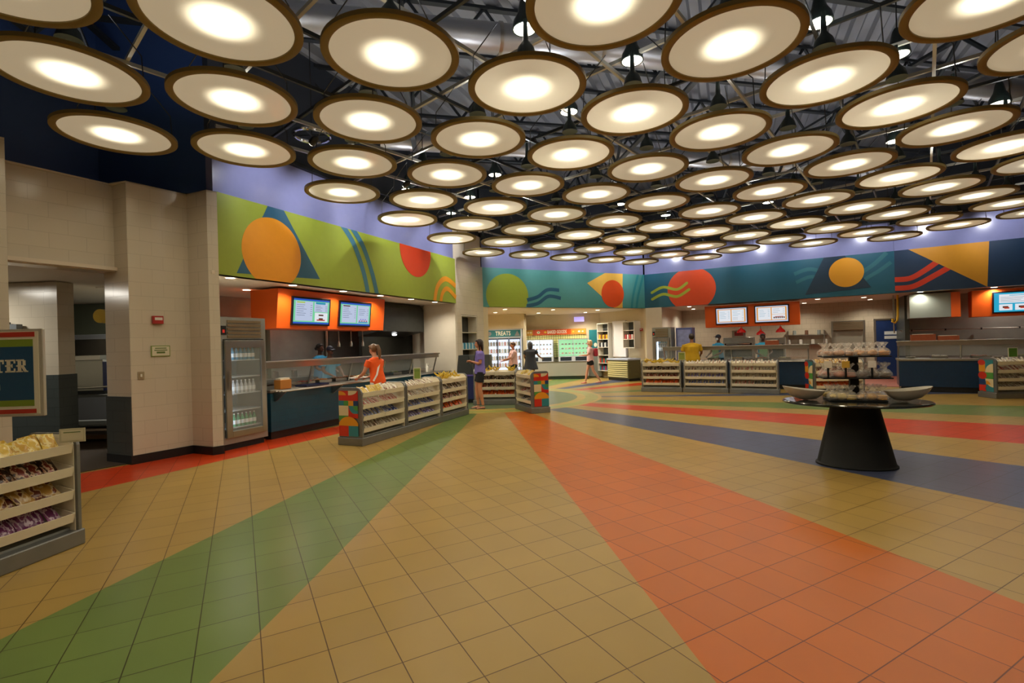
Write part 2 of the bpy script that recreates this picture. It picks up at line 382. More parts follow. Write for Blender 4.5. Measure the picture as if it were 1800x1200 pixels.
# diagonal pipe grid the discs hang from
GZ = 4.92; ga, gb = math.radians(50), math.radians(-42)
hexp = [Vector(p) for p in ((-4.9, 3.3), (-4.3, 7.4), (-1.5, 13.8), (-.5, 15.8), (5.1, 18.3), (11.3, 14.6), (14.4, 12.4), (15, 2), (-5.2, 1.2))]
def clip(P, d):
    ts = []
    for i in range(len(hexp)):
        a, b = hexp[i], hexp[(i + 1) % len(hexp)]; e = b - a; den = d.x * e.y - d.y * e.x
        if abs(den) < 1e-9: continue
        q = a - P; t = (q.x * e.y - q.y * e.x) / den; u = (q.x * d.y - q.y * d.x) / den
        if 0 <= u <= 1: ts.append(t)
    return (min(ts), max(ts)) if len(ts) > 1 else None
pipe_l = mat('zinc strut channel', 'a9a596', .4, .7); pipe_d = mat('dark strut channel', '2a2d2c', .45, .4)
for fam, (ang, m, z, nm) in enumerate(((ga, pipe_l, GZ, 'left'), (gb, pipe_d, GZ + .045, 'right'))):
    d = Vector((math.cos(ang), math.sin(ang))); n = Vector((-d.y, d.x)); base = Vector((-1.62, 7.36)); rails = []
    for k in range(-16, 17):
        P = base + n * (k * 1.02); c = clip(P, d)
        if not c or c[1] - c[0] < 1: continue
        rails.append((P + d * c[0], P + d * c[1]))
    for k, (a, b) in enumerate(sorted(rails, key=lambda r: r[0].x + r[0].y)):
        L = (b - a).length
        mm = pipe_l if (k + fam) % 3 else pipe_d
        o = MB().box(0, L, -.018, .018, -.022, .022).build('strut_rail', mm, loc=(a.x, a.y, z), rz=math.atan2(b.y - a.y, b.x - a.x))
        nn = ORD[k] + ' from the near left' if k < 16 else ORD[len(rails) - 1 - k] + ' from the far right'
        tag(o, 'diagonal strut rail slanting %s right above the discs, %s' % (('up', 'down')[fam], nn), 'rail', 'strut rails of the diagonal lighting grid')

# ------------------------------------------------------------------ the light discs
ZD = 4.2; RD = .61
DISCS = [(0, -3, -3.5, 3.36), (1, -3, -4.08, 4.64), (2, -3, -4.69, 5.95), (0, -2, -2.26, 3.96), (1, -2, -2.85, 5.21), (2, -2, -3.44, 6.51), (-1, -1, -0.5, 3.12), (0, -1, -1.02, 4.49), (1, -1, -1.6, 5.78), (2, -1, -2.2, 7.07), (3, -1, -2.8, 8.4), (-1, 0, 0.79, 3.87), (0, 0, 0.23, 5.12), (1, 0, -0.36, 6.38), (2, 0, -0.93, 7.67), (3, 0, -1.53, 8.96), (4, 0, -2.1, 10.3), (-1, 1, 2.06, 4.47), (0, 1, 1.49, 5.75), (1, 1, 0.9, 6.98), (2, 1, 0.34, 8.29), (3, 1, -0.25, 9.57), (4, 1, -0.83, 10.88), (5, 1, -1.42, 12.25), (-2, 2, 3.9, 3.9), (-1, 2, 3.32, 5.12), (0, 2, 2.74, 6.36), (1, 2, 2.17, 7.65), (2, 2, 1.59, 8.91), (3, 2, 1.0, 10.25), (4, 2, 0.43, 11.53), (5, 2, -0.12, 12.87), (6, 2, -0.75, 14.28), (-2, 3, 5.17, 4.52), (-1, 3, 4.58, 5.77), (0, 3, 4.03, 7.06), (1, 3, 3.46, 8.3), (2, 3, 2.88, 9.57), (3, 3, 2.33, 10.94), (4, 3, 1.75, 12.24), (5, 3, 1.17, 13.53), (6, 3, 0.59, 14.82), (-1, 4, 5.85, 6.45), (0, 4, 5.33, 7.71), (1, 4, 4.77, 9.02), (2, 4, 4.19, 10.31), (3, 4, 3.61, 11.6), (4, 4, 3.03, 12.9), (5, 4, 2.45, 14.19), (6, 4, 1.87, 15.48), (-1, 5, 7.2, 7.11), (0, 5, 6.64, 8.39), (1, 5, 6.06, 9.68), (2, 5, 5.48, 10.97), (3, 5, 4.9, 12.26), (4, 5, 4.32, 13.56), (5, 5, 3.74, 14.85), (6, 5, 3.16, 16.14), (-1, 6, 8.5, 7.82), (0, 6, 7.92, 9.05), (1, 6, 7.34, 10.34), (2, 6, 6.76, 11.63), (3, 6, 6.18, 12.92), (4, 6, 5.6, 14.22), (5, 6, 5.02, 15.51), (6, 6, 4.44, 16.8), (0, 7, 9.2, 9.71), (1, 7, 8.62, 11.0), (2, 7, 8.04, 12.29), (3, 7, 7.46, 13.58), (4, 7, 6.88, 14.88), (5, 7, 6.3, 16.17), (0, 8, 10.49, 10.37), (1, 8, 9.91, 11.66), (2, 8, 9.33, 12.95), (3, 8, 8.75, 14.24), (0, 9, 11.88, 11.18), (1, 9, 11.19, 12.32), (2, 9, 10.61, 13.61)]
def diffuser_mat():
    m = bpy.data.materials.new('frosted diffuser'); m.use_nodes = True; nt = m.node_tree; N = nt.nodes.new; K = nt.links.new
    nt.nodes.remove(nt.nodes['Principled BSDF']); out = nt.nodes['Material Output']
    tr = N('ShaderNodeBsdfTranslucent'); tr.inputs[0].default_value = (.95, .9, .74, 1)
    gl = N('ShaderNodeBsdfPrincipled'); gl.inputs['Base Color'].default_value = lin('d8c090'); gl.inputs['Roughness'].default_value = .15
    gl.inputs['Emission Color'].default_value = (1, .8, .5, 1); gl.inputs['Emission Strength'].default_value = EM_DISC
    ms = N('ShaderNodeMixShader'); ms.inputs[0].default_value = .45
    K(tr.outputs[0], ms.inputs[1]); K(gl.outputs[0], ms.inputs[2]); K(ms.outputs[0], out.inputs[0])
    return m
dif = diffuser_mat(); rim_m = mat('bronze disc rim', '8d7c44', .55, .1); wire_m = mat('dark suspension wire', '1a1b1b', .5)
t = thing('ceiling_light', '', 'ceiling light', (DISCS[0][2], DISCS[0][3], ZD))
MB().lathe([(RD - .07, .035), (RD - .07, -.004), (RD - .055, -.012), (RD - .012, -.012), (RD, -.004), (RD, .035)], 64, cap=False).build('rim', rim_m, t, smooth=True)
MB().lathe([(0.001, .008), (.1, .008), (RD - .068, .008)], 64, cap=False).build('diffuser', dif, t, smooth=True)
for k in range(3):
    a = ga + k * 2 * PI / 3
    MB().tube([(math.cos(a) * (RD - .03), math.sin(a) * (RD - .03), .02), (math.cos(a) * (RD - .05), math.sin(a) * (RD - .05), .42), (math.cos(a) * .3, math.sin(a) * .3, .72)], .006, 5).build('suspension_wire', wire_m, t)
MB().lathe([(.045, .34), (.11, .33), (.085, .42), (.03, .5), (.02, .72)], 20).build('lamp_housing', mat('dark lamp housing', '26302b', .4, .4), t, smooth=True)
lamp('SPOT', (0, 0, .315), PW_DISC, (1, .93, .76), t, .04, 92, 1.0)
lamp('SPOT', (0, 0, -.03), PW_FILL_DOWN, (1, .88, .66), t, .12, 165, .6)  # added fill spot below the diffuser, brightens the hall and floor
lamp('SPOT', (0, 0, .53), PW_FILL_UP, (.92, .95, 1), t, .08, 160, .5, rot=(PI, 0, 0))  # added upward fill spot, brightens the roof deck and upper walls
proto = t; KIDS[t.name] = list(t.children)
used = False
for i, j, X, Y in DISCS:
    ni = i + {-3: 1, -2: 1, -1: 2, 0: 2, 1: 2, 2: 3, 3: 3, 4: 2, 5: 2, 6: 2, 7: 1, 8: 1, 9: 1}[j]
    lb = 'frosted round light disc, %s from the camera, in the %s row from the left' % (ORD[ni - 1], ORD[j + 3])
    if not used: t['label'] = lb; t['group'] = 'hanging round light discs'; used = True
    else: dup(proto, (X, Y, ZD), label=lb, group='hanging round light discs')
for q, (X, Y) in enumerate(((-1.77, 2.48), (1.38, 2.51), (2.66, 3.17), (.09, 1.85), (4.52, 2.53), (-3.1, 1.6), (3.2, 1.0), (6.2, 3.2), (-.6, .2), (-2.9, -.9), (1.9, -.7), (5.6, .6), (8.3, 4.6), (10.5, 5.6))):
    dup(proto, (X, Y, ZD), label='frosted round light disc outside the photo near the camera, %s of these' % ORD[q], group='light discs outside the photo')

# high bay pendants and small track heads between the discs
bay = thing('pendant_light', '', 'pendant light', (0, 0, 5.0))
MB().lathe([(.125, -.09), (.135, -.085), (.12, 0), (.075, .08), (.05, .2), (.03, .24)], 24, cap=False).build('reflector', mat('green black pendant shade', '1f2a25', .35, .3), bay, smooth=True)
MB().lathe([(.118, -.083), (.05, -.095), (.001, -.098)], 24).build('bulb', mat('pendant lamp glow', 'fff6e0', .3, emit=14, emc='fff2d8'), bay, smooth=True)
MB().tube([(0, 0, .22), (0, 0, 1.4)], .008, 6).build('stem', wire_m, bay)
lamp('SPOT', (0, 0, -.13), PW_BAY, (1, .93, .8), bay, .1, 140, .6)
KIDS[bay.name] = list(bay.children)
def up(px, py, z):
    """point at height z that the ray through a photo pixel meets (survey helper)"""
    u = px - 900; v = py - CY0; c, s = math.cos(CROLL), math.sin(CROLL); U = u * c - v * s; V = u * s + v * c; D = (CH - z) * CF / V
    return (U / CF * D, D, z)
BAYS = [(922, 38), (1111, 95), (1440, 27), (1577, 85), (1000, 187), (1757, 172), (1572, 240), (743, 284), (870, 300), (716, 327), (826, 340), (793, 369), (1240, 358), (1350, 350), (1395, 325), (1015, 362), (1170, 373), (1090, 353), (1450, 395)]
for k, (px, py) in enumerate(BAYS):
    p = up(px, py, 5.0); q = sorted(BAYS).index((px, py))
    lb = 'small bright pendant lamp above the discs, ' + (ORD[q] + ' from the left' if q < 16 else ORD[len(BAYS) - 1 - q] + ' from the right')
    if k == 0: bay.location = p; bay['label'] = lb; bay['group'] = 'high bay pendants between the discs'
    else: dup(bay, p, label=lb, group='high bay pendants between the discs')
for k, p in enumerate(((-4, 0, 5), (1, -2, 5), (6, 0, 5), (10, 4, 5), (13.5, 8, 5))):
    dup(bay, p, label='bright pendant lamp outside the photo on the camera side, %s of these' % ORD[k], group='pendants outside the photo')
# track heads that wash the lavender wall and the murals
head = thing('spotlight', '', 'spotlight', (0, 0, 4.75))
MB().lathe([(.05, 0), (.058, .01), (.055, .12), (.03, .16), (.012, .17)], 18).build('housing', mat('black spotlight can', '141617', .4), head, smooth=True)
MB().lathe([(.045, -.004), (.02, -.012), (.001, -.014)], 18).build('lens', mat('spot lens glow', 'fff8ea', .3, emit=20, emc='fff4e2'), head, smooth=True)
lamp('SPOT', (0, 0, -.03), PW_WASH, (.95, .95, 1), head, .03, 80, .8)
KIDS[head.name] = list(head.children)
k = 0
nth = [0]
def put_head(F, s, off=-1.25, z=4.78, tz=4.15, first=[True]):
    global k
    P = Vector(F.at(s, off, z)); T = Vector(F.at(s + .15, 0, tz)); q = (T - P).to_track_quat('-Z', 'Y').to_euler()
    where = {id(WL): 'green mural', id(WT): 'pale teal mural', id(WB): 'dark teal mural', id(WN): 'navy mural'}[id(F)]
    k += 1
    lb = 'small black can spotlight aimed at the %s, %s from its left end' % (where, ORD[nth[0]]); nth[0] += 1
    if first[0]: head.location = P; head.rotation_euler = q; head['label'] = lb; head['group'] = 'wall washing spotlights'; first[0] = False
    else: dup(head, P, tuple(q), lb, 'wall washing spotlights')
for s in (.7, 1.9, 3.1, 4.4, 5.8, 6.8): put_head(WL, s)
nth[0] = 0
for s in (.8, 2.2, 3.6, 5.0, 6.1): put_head(WT, s)
nth[0] = 0
for s in (.9, 2.4, 3.9, 5.4, 6.9): put_head(WB, s)
nth[0] = 0
for s in (.8, 2.2, 3.8): put_head(WN, s)

# ------------------------------------------------------------------ murals
def mural(F, name, label, bgc, shapes, t1=None):
    r = thing(name, label, 'mural', F.at(0), F.rz)
    MB().box(0, t1 or F.L, 0, .02, ZB, ZT).build('painted_panel', mat('mural ' + bgc, bgc, .45, noise=.03), r)
    for d, (kind, c, a) in enumerate(shapes):
        y = -.0012 * (d + 1); mb = MB()
        def clipz(p):      # keep a painted shape inside the band
            out = []
            for lim, sg in ((ZB, 1), (ZT, -1)):
                q = p if lim == ZB else out; out = []
                for i in range(len(q)):
                    A, B = q[i], q[(i + 1) % len(q)]; ia, ib = (A[1] - lim) * sg >= 0, (B[1] - lim) * sg >= 0
                    if ia: out.append(A)
                    if ia != ib: tt = (lim - A[1]) / (B[1] - A[1]); out.append((A[0] + (B[0] - A[0]) * tt, lim))
            return out
        if kind == 'circle':
            cx, cz, rx, rz = a; p = clipz([(cx + rx * math.cos(2 * PI * i / 72), cz + rz * math.sin(2 * PI * i / 72)) for i in range(72)]); mb.prism(p, y, .01, 'y'); nm = 'painted_circle'
        elif kind == 'poly': mb.prism(clipz(a), y, .01, 'y'); nm = 'painted_triangle'
        else:
            pts, wd, capr = a; P = []; n = 14; m = len(pts)
            for i in range(m - 1):
                p0 = Vector(pts[max(i - 1, 0)]); p1 = Vector(pts[i]); p2 = Vector(pts[i + 1]); p3 = Vector(pts[min(i + 2, m - 1)])
                for j in range(n): t = j / n; P.append(.5 * ((2 * p1) + (p2 - p0) * t + (2 * p0 - 5 * p1 + 4 * p2 - p3) * t * t + (3 * p1 - p0 - 3 * p2 + p3) * t ** 3))
            P.append(Vector(pts[-1])); nm = 'painted_wave'
            L_, R_ = [], []
            for i in range(len(P)):
                tg = (P[min(i + 1, len(P) - 1)] - P[max(i - 1, 0)]).normalized(); q = Vector((-tg.y, tg.x)) * wd / 2; L_.append(P[i] + q); R_.append(P[i] - q)
            for i in range(len(P) - 1):
                q = clipz([tuple(R_[i]), tuple(R_[i + 1]), tuple(L_[i + 1]), tuple(L_[i])])
                if len(q) > 2: mb.add([(a_[0], y, a_[1]) for a_ in q], [tuple(range(len(q)))])
            if capr:
                for e in (P[0], P[-1]): mb.add([(e[0] + wd / 2 * math.cos(2 * PI * i / 20), y - .0001, e[1] + wd / 2 * math.sin(2 * PI * i / 20)) for i in range(20)], [tuple(range(20))])
        mb.build(nm, mat('paint ' + c, c, .45, noise=.03 if c != 'd9951a' else 0), r)
mural(WL, 'mural', 'lime green wall mural with a big orange circle over a teal triangle', '8d9c2c', [
    ('poly', '1d5570', [(.3, 2.81), (.95, 4.1), (1.2, 4.1), (2.05, 2.9)]), ('circle', 'de8f0a', (1.0, 3.24, .6, .6)),
    ('line', '2f6a80', ([(2.6, 4.15), (3.0, 3.75), (3.28, 3.2), (3.42, 2.7)], .13, 0)), ('line', '2f6a80', ([(2.88, 4.15), (3.28, 3.75), (3.56, 3.2), (3.72, 2.7)], .13, 0)),
    ('circle', 'cf3a0a', (5.25, 3.96, .66, .66)), ('line', 'e0930e', ([(6.03, 2.7), (6.2, 3.15), (6.62, 3.4), (7.16, 3.25)], .14, 0)), ('line', 'e0930e', ([(6.33, 2.7), (6.45, 3.0), (6.72, 3.13), (7.16, 2.92)], .13, 0))])
mural(WT, 'mural', 'pale teal wall mural with lime circle and red circle over a yellow triangle', '4a8d88', [
    ('circle', '8d9c2a', (.88, 3.14, .77, .72)), ('line', '10506c', ([(1.6, 3.0), (2.02, 3.12), (2.4, 3.36), (2.87, 3.36)], .12, 0)), ('line', '10506c', ([(1.58, 2.8), (2.02, 2.9), (2.44, 3.14), (2.93, 3.08)], .12, 0)),
    ('poly', 'dfae44', [(4.05, 3.64), (4.95, 4.08), (5.65, 4.08), (5.6, 2.7), (5.3, 2.7)]), ('circle', 'd1480c', (5.17, 3.28, .51, .5)),
    ('line', '267c80', ([(6.02, 2.7), (6.12, 3.25), (6.4, 4.1)], .1, 0)), ('line', '267c80', ([(6.25, 2.7), (6.36, 3.25), (6.66, 4.1)], .1, 0))])
mural(WB, 'mural', 'dark teal wall mural with big red circle and lime waves', '0c5468', [
    ('circle', 'd2430a', (1.7, 3.35, .84, .78)), ('line', '9aa82c', ([(.28, 3.33), (.7, 3.5), (1.2, 3.38), (1.55, 3.58)], .1, 1)), ('line', '9aa82c', ([(.29, 3.08), (.7, 3.24), (1.2, 3.12), (1.62, 3.34)], .1, 1)),
    ('line', '2c6a74', ([(4.95, 3.58), (5.4, 3.7), (5.9, 3.5), (6.4, 3.3), (7.0, 3.62), (7.4, 4.0)], .12, 0)), ('line', '2c6a74', ([(5.0, 3.3), (5.45, 3.45), (5.95, 3.25), (6.5, 3.1), (7.1, 3.4), (7.5, 3.7)], .11, 0)),
    ('poly', '102f42', [(5.25, 2.88), (5.82, 4.1), (6.3, 4.1), (7.0, 2.98)]), ('circle', 'd9951a', (6.37, 3.5, .46, .46))])
mural(WN, 'mural', 'navy wall mural with a mustard triangle and red stripes', '0a2c48', [
    ('line', 'cb3412', ([(0, 3.16), (.36, 3.17), (.69, 3.36), (1.1, 3.68)], .15, 0)), ('line', 'cb3412', ([(0, 2.9), (.42, 2.92), (.86, 3.16), (1.4, 3.5)], .15, 0)),
    ('poly', 'c98a16', [(.32, 4.04), (.5, 4.2), (2.1, 4.2), (2.03, 2.77)])])

# ------------------------------------------------------------------ soffit downlights
dl = thing('downlight', '', 'downlight', (0, 0, ZB))
MB().lathe([(.085, -.006), (.1, -.006), (.1, .004), (.07, .004)], 24).build('trim_ring', mat('white trim ring', 'e8e4da', .4), dl, smooth=True)
MB().lathe([(.001, -.009), (.068, -.009), (.068, -.004), (.001, -.004)], 24).build('lens', mat('downlight glow', 'fff4dc', .3, emit=9, emc='fff1d4'), dl)
lamp('SPOT', (0, 0, -.03), PW_DOWN, (1, .94, .82), dl, .05, 150, .7)
KIDS[dl.name] = list(dl.children)
_f = [True]; MEMO = {}
def put_dl(F, s, off, lb, nm):
    p = F.at(s, off, ZB)
    if _f[0]: dl.location = p; dl['label'] = lb; dl['group'] = nm; _f[0] = False
    else:
        q = dup(dl, p, label=lb, group=nm)
        if F is WT:         # the alcove is lit more strongly
            for c in q.children:
                if c.type == 'LIGHT':
                    if '_alc' not in MEMO: MEMO['_alc'] = c.data.copy(); MEMO['_alc'].energy = PW_DOWN * 2.6
                    c.data = MEMO['_alc']
for k, s in enumerate((.35, 1.6, 2.9, 4.1, 5.3, 6.4)):
    put_dl(WL, s, .22, 'recessed downlight under the green mural, %s from its left end' % ORD[k], 'downlights under the green mural')
    if k in (1, 3, 4): put_dl(WL, s, 1.3 if k == 4 else 1.45, 'kitchen downlight over the left counter, behind the %s front downlight' % ORD[k], 'kitchen downlights of the left booth')
for k, (s, o) in enumerate(((1.2, .9), (3.2, 1.0), (5.2, 1.0), (1.6, 2.6), (3.6, 2.8), (5.6, 2.4))):
    put_dl(WT, s, o, 'downlight in the bakery alcove ceiling, %s row, %s from the left' % ('front' if k < 3 else 'rear', ORD[k % 3]), 'downlights of the alcove')
for k, (s, o) in enumerate(((1.5, .6), (3.4, 1.9), (5.6, .7), (6.9, 1.2), (1.3, 2.4), (5.2, 2.6), (7.2, 2.7))):
    put_dl(WB, s, o, 'downlight in the right kitchen ceiling, %s counted from its front left' % ORD[k], 'downlights of the right kitchen')
for k, (s, o) in enumerate(((.6, .2), (2.2, .2), (3.8, .2), (3.0, 1.6))):
    put_dl(WN, s, o, 'recessed downlight under the navy mural, %s from its left end' % ORD[k], 'downlights under the navy mural')
tb = thing('ceiling_light', 'added square ceiling light inside the kitchen behind the left doorway', 'ceiling light', (-8.4, 6.9, ZB))  # out of view, added to light the kitchen
MB().box(-.3, .3, -.3, .3, -.02, 0).build('frame', mat('white trim ring'), tb)
MB().box(-.26, .26, -.26, .26, -.026, -.018).build('diffuser', mat('kitchen light glow', 'fff4dc', .4, emit=3), tb)
lamp('AREA', (0, 0, -.05), 32, (1, .95, .85), tb, .5)
tb = thing('ceiling_light', 'second added square ceiling light deep in the kitchen behind the left doorway', 'ceiling light', (-7.2, 10.2, ZB))  # hidden fixture, added to brighten the rear of the kitchen
MB().box(-.3, .3, -.3, .3, -.02, 0).build('frame', mat('white trim ring'), tb)
MB().box(-.26, .26, -.26, .26, -.026, -.018).build('diffuser', mat('kitchen light glow'), tb)
lamp('AREA', (0, 0, -.05), 75, (1, .95, .85), tb, .5)

# ------------------------------------------------------------------ text helper
def text_mesh(name, s, size, m, parent, loc, rot=(PI / 2, 0, 0), ext=.002, width=None, bold=.0):
    c = bpy.data.curves.new(name, 'FONT'); c.body = s; c.size = size; c.extrude = ext; c.align_x = 'CENTER'; c.align_y = 'CENTER'; c.offset = bold; c.resolution_u = 2
    o = bpy.data.objects.new(name, c); col.objects.link(o); bpy.context.view_layer.update()
    me = bpy.data.meshes.new_from_object(o.evaluated_get(bpy.context.evaluated_depsgraph_get())); bpy.data.objects.remove(o)
    me.materials.clear(); me.materials.append(m)
    if width:
        xs = [v.co.x for v in me.vertices]; k = width / (max(xs) - min(xs))
        for v in me.vertices: v.co.x *= k
    o = bpy.data.objects.new(name, me); col.objects.link(o); o.location = loc; o.rotation_euler = rot
    if parent: o.parent = parent
    return o

# ------------------------------------------------------------------ menu boards
scr_cols = {'lav': 'c9d6f2', 'green': '7fe0a8', 'blue': '2f5fd0', 'ink': '54607c', 'teal': '2c9fbf', 'lime': 'b9d84a', 'orange': 'f0a23a', 'red': 'c2402c', 'white': 'f4f8ff', 'cyan': '2ab4dc', 'brown': '5c3526', 'purple': '9a86d8'}
def screen(parent, x0, z0, w, h, y, style, label, cat='screen'):
    r = bpy.data.objects.new('menu_screen', None); col.objects.link(r); r.parent = parent; r.location = (x0, y, z0); r['label'] = label
    MB().box(0, w, -.035, 0, 0, h).build('bezel', mat('black bezel', '0c0d16', .3), r, bevel=.004)
    keys = list(scr_cols); ms = [mat('screen ' + k, '06070a', .25, emit=.8, emc=scr_cols[k]) for k in keys]
    mb = MB(); dep = [-.036]
    def rect(k, a, b, c, d):      # fractions of the panel
        dep[0] -= .00012; mb.cur = keys.index(k); e = .035
        X0, X1, Z0, Z1 = e + a * (w - 2 * e), e + b * (w - 2 * e), e + c * (h - 2 * e), e + d * (h - 2 * e)
        mb.add([(X0, dep[0], Z0), (X1, dep[0], Z0), (X1, dep[0], Z1), (X0, dep[0], Z1)], [(0, 1, 2, 3)])
    def lines(k, a, b, c, d, n):
        for i in range(n):
            zz = d - (d - c) * (i + .5) / n; rr = random.uniform(.55, 1) * (b - a) * .75
            rect(k, a, a + rr, zz - .008, zz + .006); rect(k, b - .05, b, zz - .008, zz + .006)
    if style == 0 or style == 1:
        rect('blue', 0, 1, 0, 1); rect('green', 0, 1, .07, .93); rect('lav', .05, .52, .12, .9); rect('lav', .56, .95, .5 if style == 0 else .1, .9)
        rect('lime' if style == 0 else 'brown', .08, .3, .83, .88); rect('teal' if style == 0 else 'lav', .6, .88, .82, .9)
        lines('ink', .08, .5, .3, .8, 6); lines('ink', .6, .93, .52 if style == 0 else .45, .78, 4)
        if style == 0:
            rect('white', .58, .95, .1, .47); rect('red', .64, .88, .14, .19); rect('brown', .7, .82, .19, .25); rect('white', .71, .81, .25, .34); rect('brown', .69, .83, .34, .4)
        else:
            rect('teal', .6, .92, .12, .17)
            for i in range(4): rect('red', .62 + i * .08, .66 + i * .08, .18, .23)
            for i in range(3): rect('purple', .65 + i * .08, .7 + i * .08, .25, .3)
    elif style == 2 or style == 3:
        rect('lav', 0, 1, 0, 1); rect('orange', .04, .96, .08, .94); rect('white', .08, .48, .12, .9); rect('white', .51, .92, .12, .9)
        if style == 3: rect('orange', .51, .92, .45, .47); lines('ink', .55, .9, .52, .85, 3); [rect('brown', .56 + i * .06, .6 + i * .06, .2, .3) for i in range(6)]; rect('red', .6, .86, .3, .33)
        else: lines('teal', .55, .9, .45, .85, 4); lines('ink', .55, .9, .2, .4, 2)
        lines('teal', .12, .44, .3, .8, 5)
    else:
        rect('cyan', 0, 1, 0, 1); rect('white', .1, .95, .46, .92); rect('cyan', .3, .8, .84, .87); lines('ink', .13, .9, .5, .8, 4)
        for a in (.1, .41, .7):
            rect('white', a, a + .26, .08, .4); rect('brown', a + .07, a + .18, .2, .3); rect('red', a + .1, a + .2, .16, .24)
    mb.build('display', ms, r)
    return r
def menu_box(F, s0, s1, z0, z1, off, dep, label, tilt=.08, side_l=True):
    r = thing('menu_board', label, 'menu board', F.at(s0, off, z0), F.rz)
    W, H = s1 - s0, z1 - z0
    MB().prism([(tilt, 0), (dep, 0), (dep, H), (0, H)], 0, W, 'x').build('housing', orange_p(), r, bevel=.006)
    sp = bpy.data.objects.new('screen_mount', None); col.objects.link(sp); sp.parent = r; sp.location = (0, tilt - .004, 0); sp.rotation_euler = (math.atan2(tilt, H), 0, 0)
    return r, sp
mL, spL = menu_box(WL, 1.52, 4.62, 1.97, 2.72, .5, .75, 'orange overhead menu box with two bright menu screens over the left counter')
screen(spL, .3, .07, .99, .56, -.002, 0, 'left menu screen with green frame'); screen(spL, 1.55, .07, 1.02, .56, -.002, 1, 'right menu screen with purple pictures')
mB, spB = menu_box(WB, 2.1, 5.08, 1.93, 2.7, .25, .6, 'orange overhead menu box with two white screens under the dark teal mural')
screen(spB, .36, .1, 1.05, .6, -.002, 2, 'left screen with orange outline'); screen(spB, 1.62, .1, 1.05, .6, -.002, 3, 'right screen with photo strip')
mN, spN = menu_box(WN, 1.75, 5.0, 1.95, 2.7, .3, .6, 'orange overhead menu box with cyan bordered screen under the navy mural')
screen(spN, .42, .08, 1.1, .6, -.002, 4, 'cyan bordered screen'); screen(spN, 1.8, .08, 1.1, .6, -.002, 4, 'cyan bordered screen outside the photo')

# ------------------------------------------------------------------ counters with sneeze guards
def counter(F, s0, s1, off, depth, front, label, top_z=.87, guard=1.33, posts=5, rail=True, og=.12):
    L = s1 - s0; r = thing('serving_counter', label, 'counter', F.at(s0, off), F.rz)
    MB().box(0.02, L - .02, .02, depth, .14, top_z - .05).build('body', front, r)
    MB().box(.06, L - .06, .08, depth - .05, 0, .14).build('toe_kick', black_base(), r)
    MB().box(0, L, 0, depth + .03, top_z - .05, top_z).build('worktop', steel(), r, bevel=.006)
    if rail:
        mb = MB()
        for y in (-.26, -.18, -.1): mb.tube([(0.02, y, top_z - .02), (L - .02, y, top_z - .02)], .013, 8)
        mb.build('tray_rail', steel(), r, smooth=True)
        for k in range(int(L / 1.4) + 1):
            x = .1 + k * (L - .2) / max(1, int(L / 1.4)); MB().prism([(-.27, top_z - .035), (.02, top_z - .035), (.02, top_z - .2), (-.02, top_z - .2)], x - .012, x + .012, 'x').build('rail_bracket', steel(), r)
    for k in range(posts):
        x = .03 + k * (L - .06) / (posts - 1)
        MB().tube([(x, .2 + og, top_z), (x, .06 + og, guard)], .019, 8).build('guard_post', steel(), r, smooth=True)
    MB().box(0, L, -.02 + og, .42 + og, guard, guard + .035).build('guard_shelf', steel(), r, bevel=.006)
    MB().box(0.0, L, .02 + og, .06 + og, guard - .09, guard).build('guard_rail', steel(), r)
    MB().prism([(.19 + og, top_z + .08), (.195 + og, top_z + .08), (.085 + og, guard - .09), (.08 + og, guard - .09)], .05, L - .05, 'x').build('guard_glass', glass(), r)
    return r
counter(WL, .98, 6.62, .14, .85, blue_ctr(), 'long dark teal serving counter with steel sneeze guard under the green mural', posts=6)
FB = Frame((4.9, 16.2), (8.45, 14.05)); FN = Frame((10.24, 13.13), (13.4, 10.93))
counter(FB, 0, FB.L, 0, .85, navy_ctr(), 'navy serving counter with steel sneeze guard under the dark teal mural', .85, 1.27, 5)
counter(FN, 0, FN.L, 0, .9, navy_ctr(), 'navy serving counter with steel sneeze guard under the navy mural', .86, 1.3, 4, False)

# food and utensils on and in the counters
def lathe_obj(name, prof, m, loc, label, cat, group=None, seg=20, rz=0, sx=1, sy=1):
    return tag(MB().lathe(prof, seg, sx=sx, sy=sy).build(name, m, smooth=True, loc=loc, rz=rz), label, cat, group)
def pan(F, s, off, z, c, label, group, l=.34, w=.3):
    r = thing('food_pan', label, 'food pan', F.at(s, off, z), F.rz, group)
    mb = MB(); mb.box(-l / 2, l / 2, -w / 2, w / 2, 0, .015)
    mb.box(-l / 2, l / 2, -w / 2, -w / 2 + .01, 0, .06); mb.box(-l / 2, l / 2, w / 2 - .01, w / 2, 0, .06); mb.box(-l / 2, -l / 2 + .01, -w / 2, w / 2, 0, .06); mb.box(l / 2 - .01, l / 2, -w / 2, w / 2, 0, .06)
    mb.build('pan', steel(), r)
    fd = MB(); rnd = random.Random(int(s * 100))
    for k in range(26): fd.ball((rnd.uniform(-l / 2 + .05, l / 2 - .05), rnd.uniform(-w / 2 + .05, w / 2 - .05), .03 + rnd.uniform(0, .035)), (rnd.uniform(.02, .045), rnd.uniform(.02, .045), .022), 8, 5)
    tag(fd.build('food', mat('food ' + c, c, .5, noise=.25, nscale=30), r, smooth=True), kind='stuff')
for k, (s, c, d) in enumerate(((2.15, 'b0392a', 'red'), (2.6, 'd98a2a', 'golden'), (3.05, '8c5a34', 'brown meat'), (3.5, 'd07c28', 'orange'), (3.95, 'd8c38c', 'pale'), (5.0, '6a7a3a', 'green'))):
    pan(WL, s, .62, .871, c, 'steel pan of %s food behind the left sneeze guard' % d, 'food pans of the left counter')
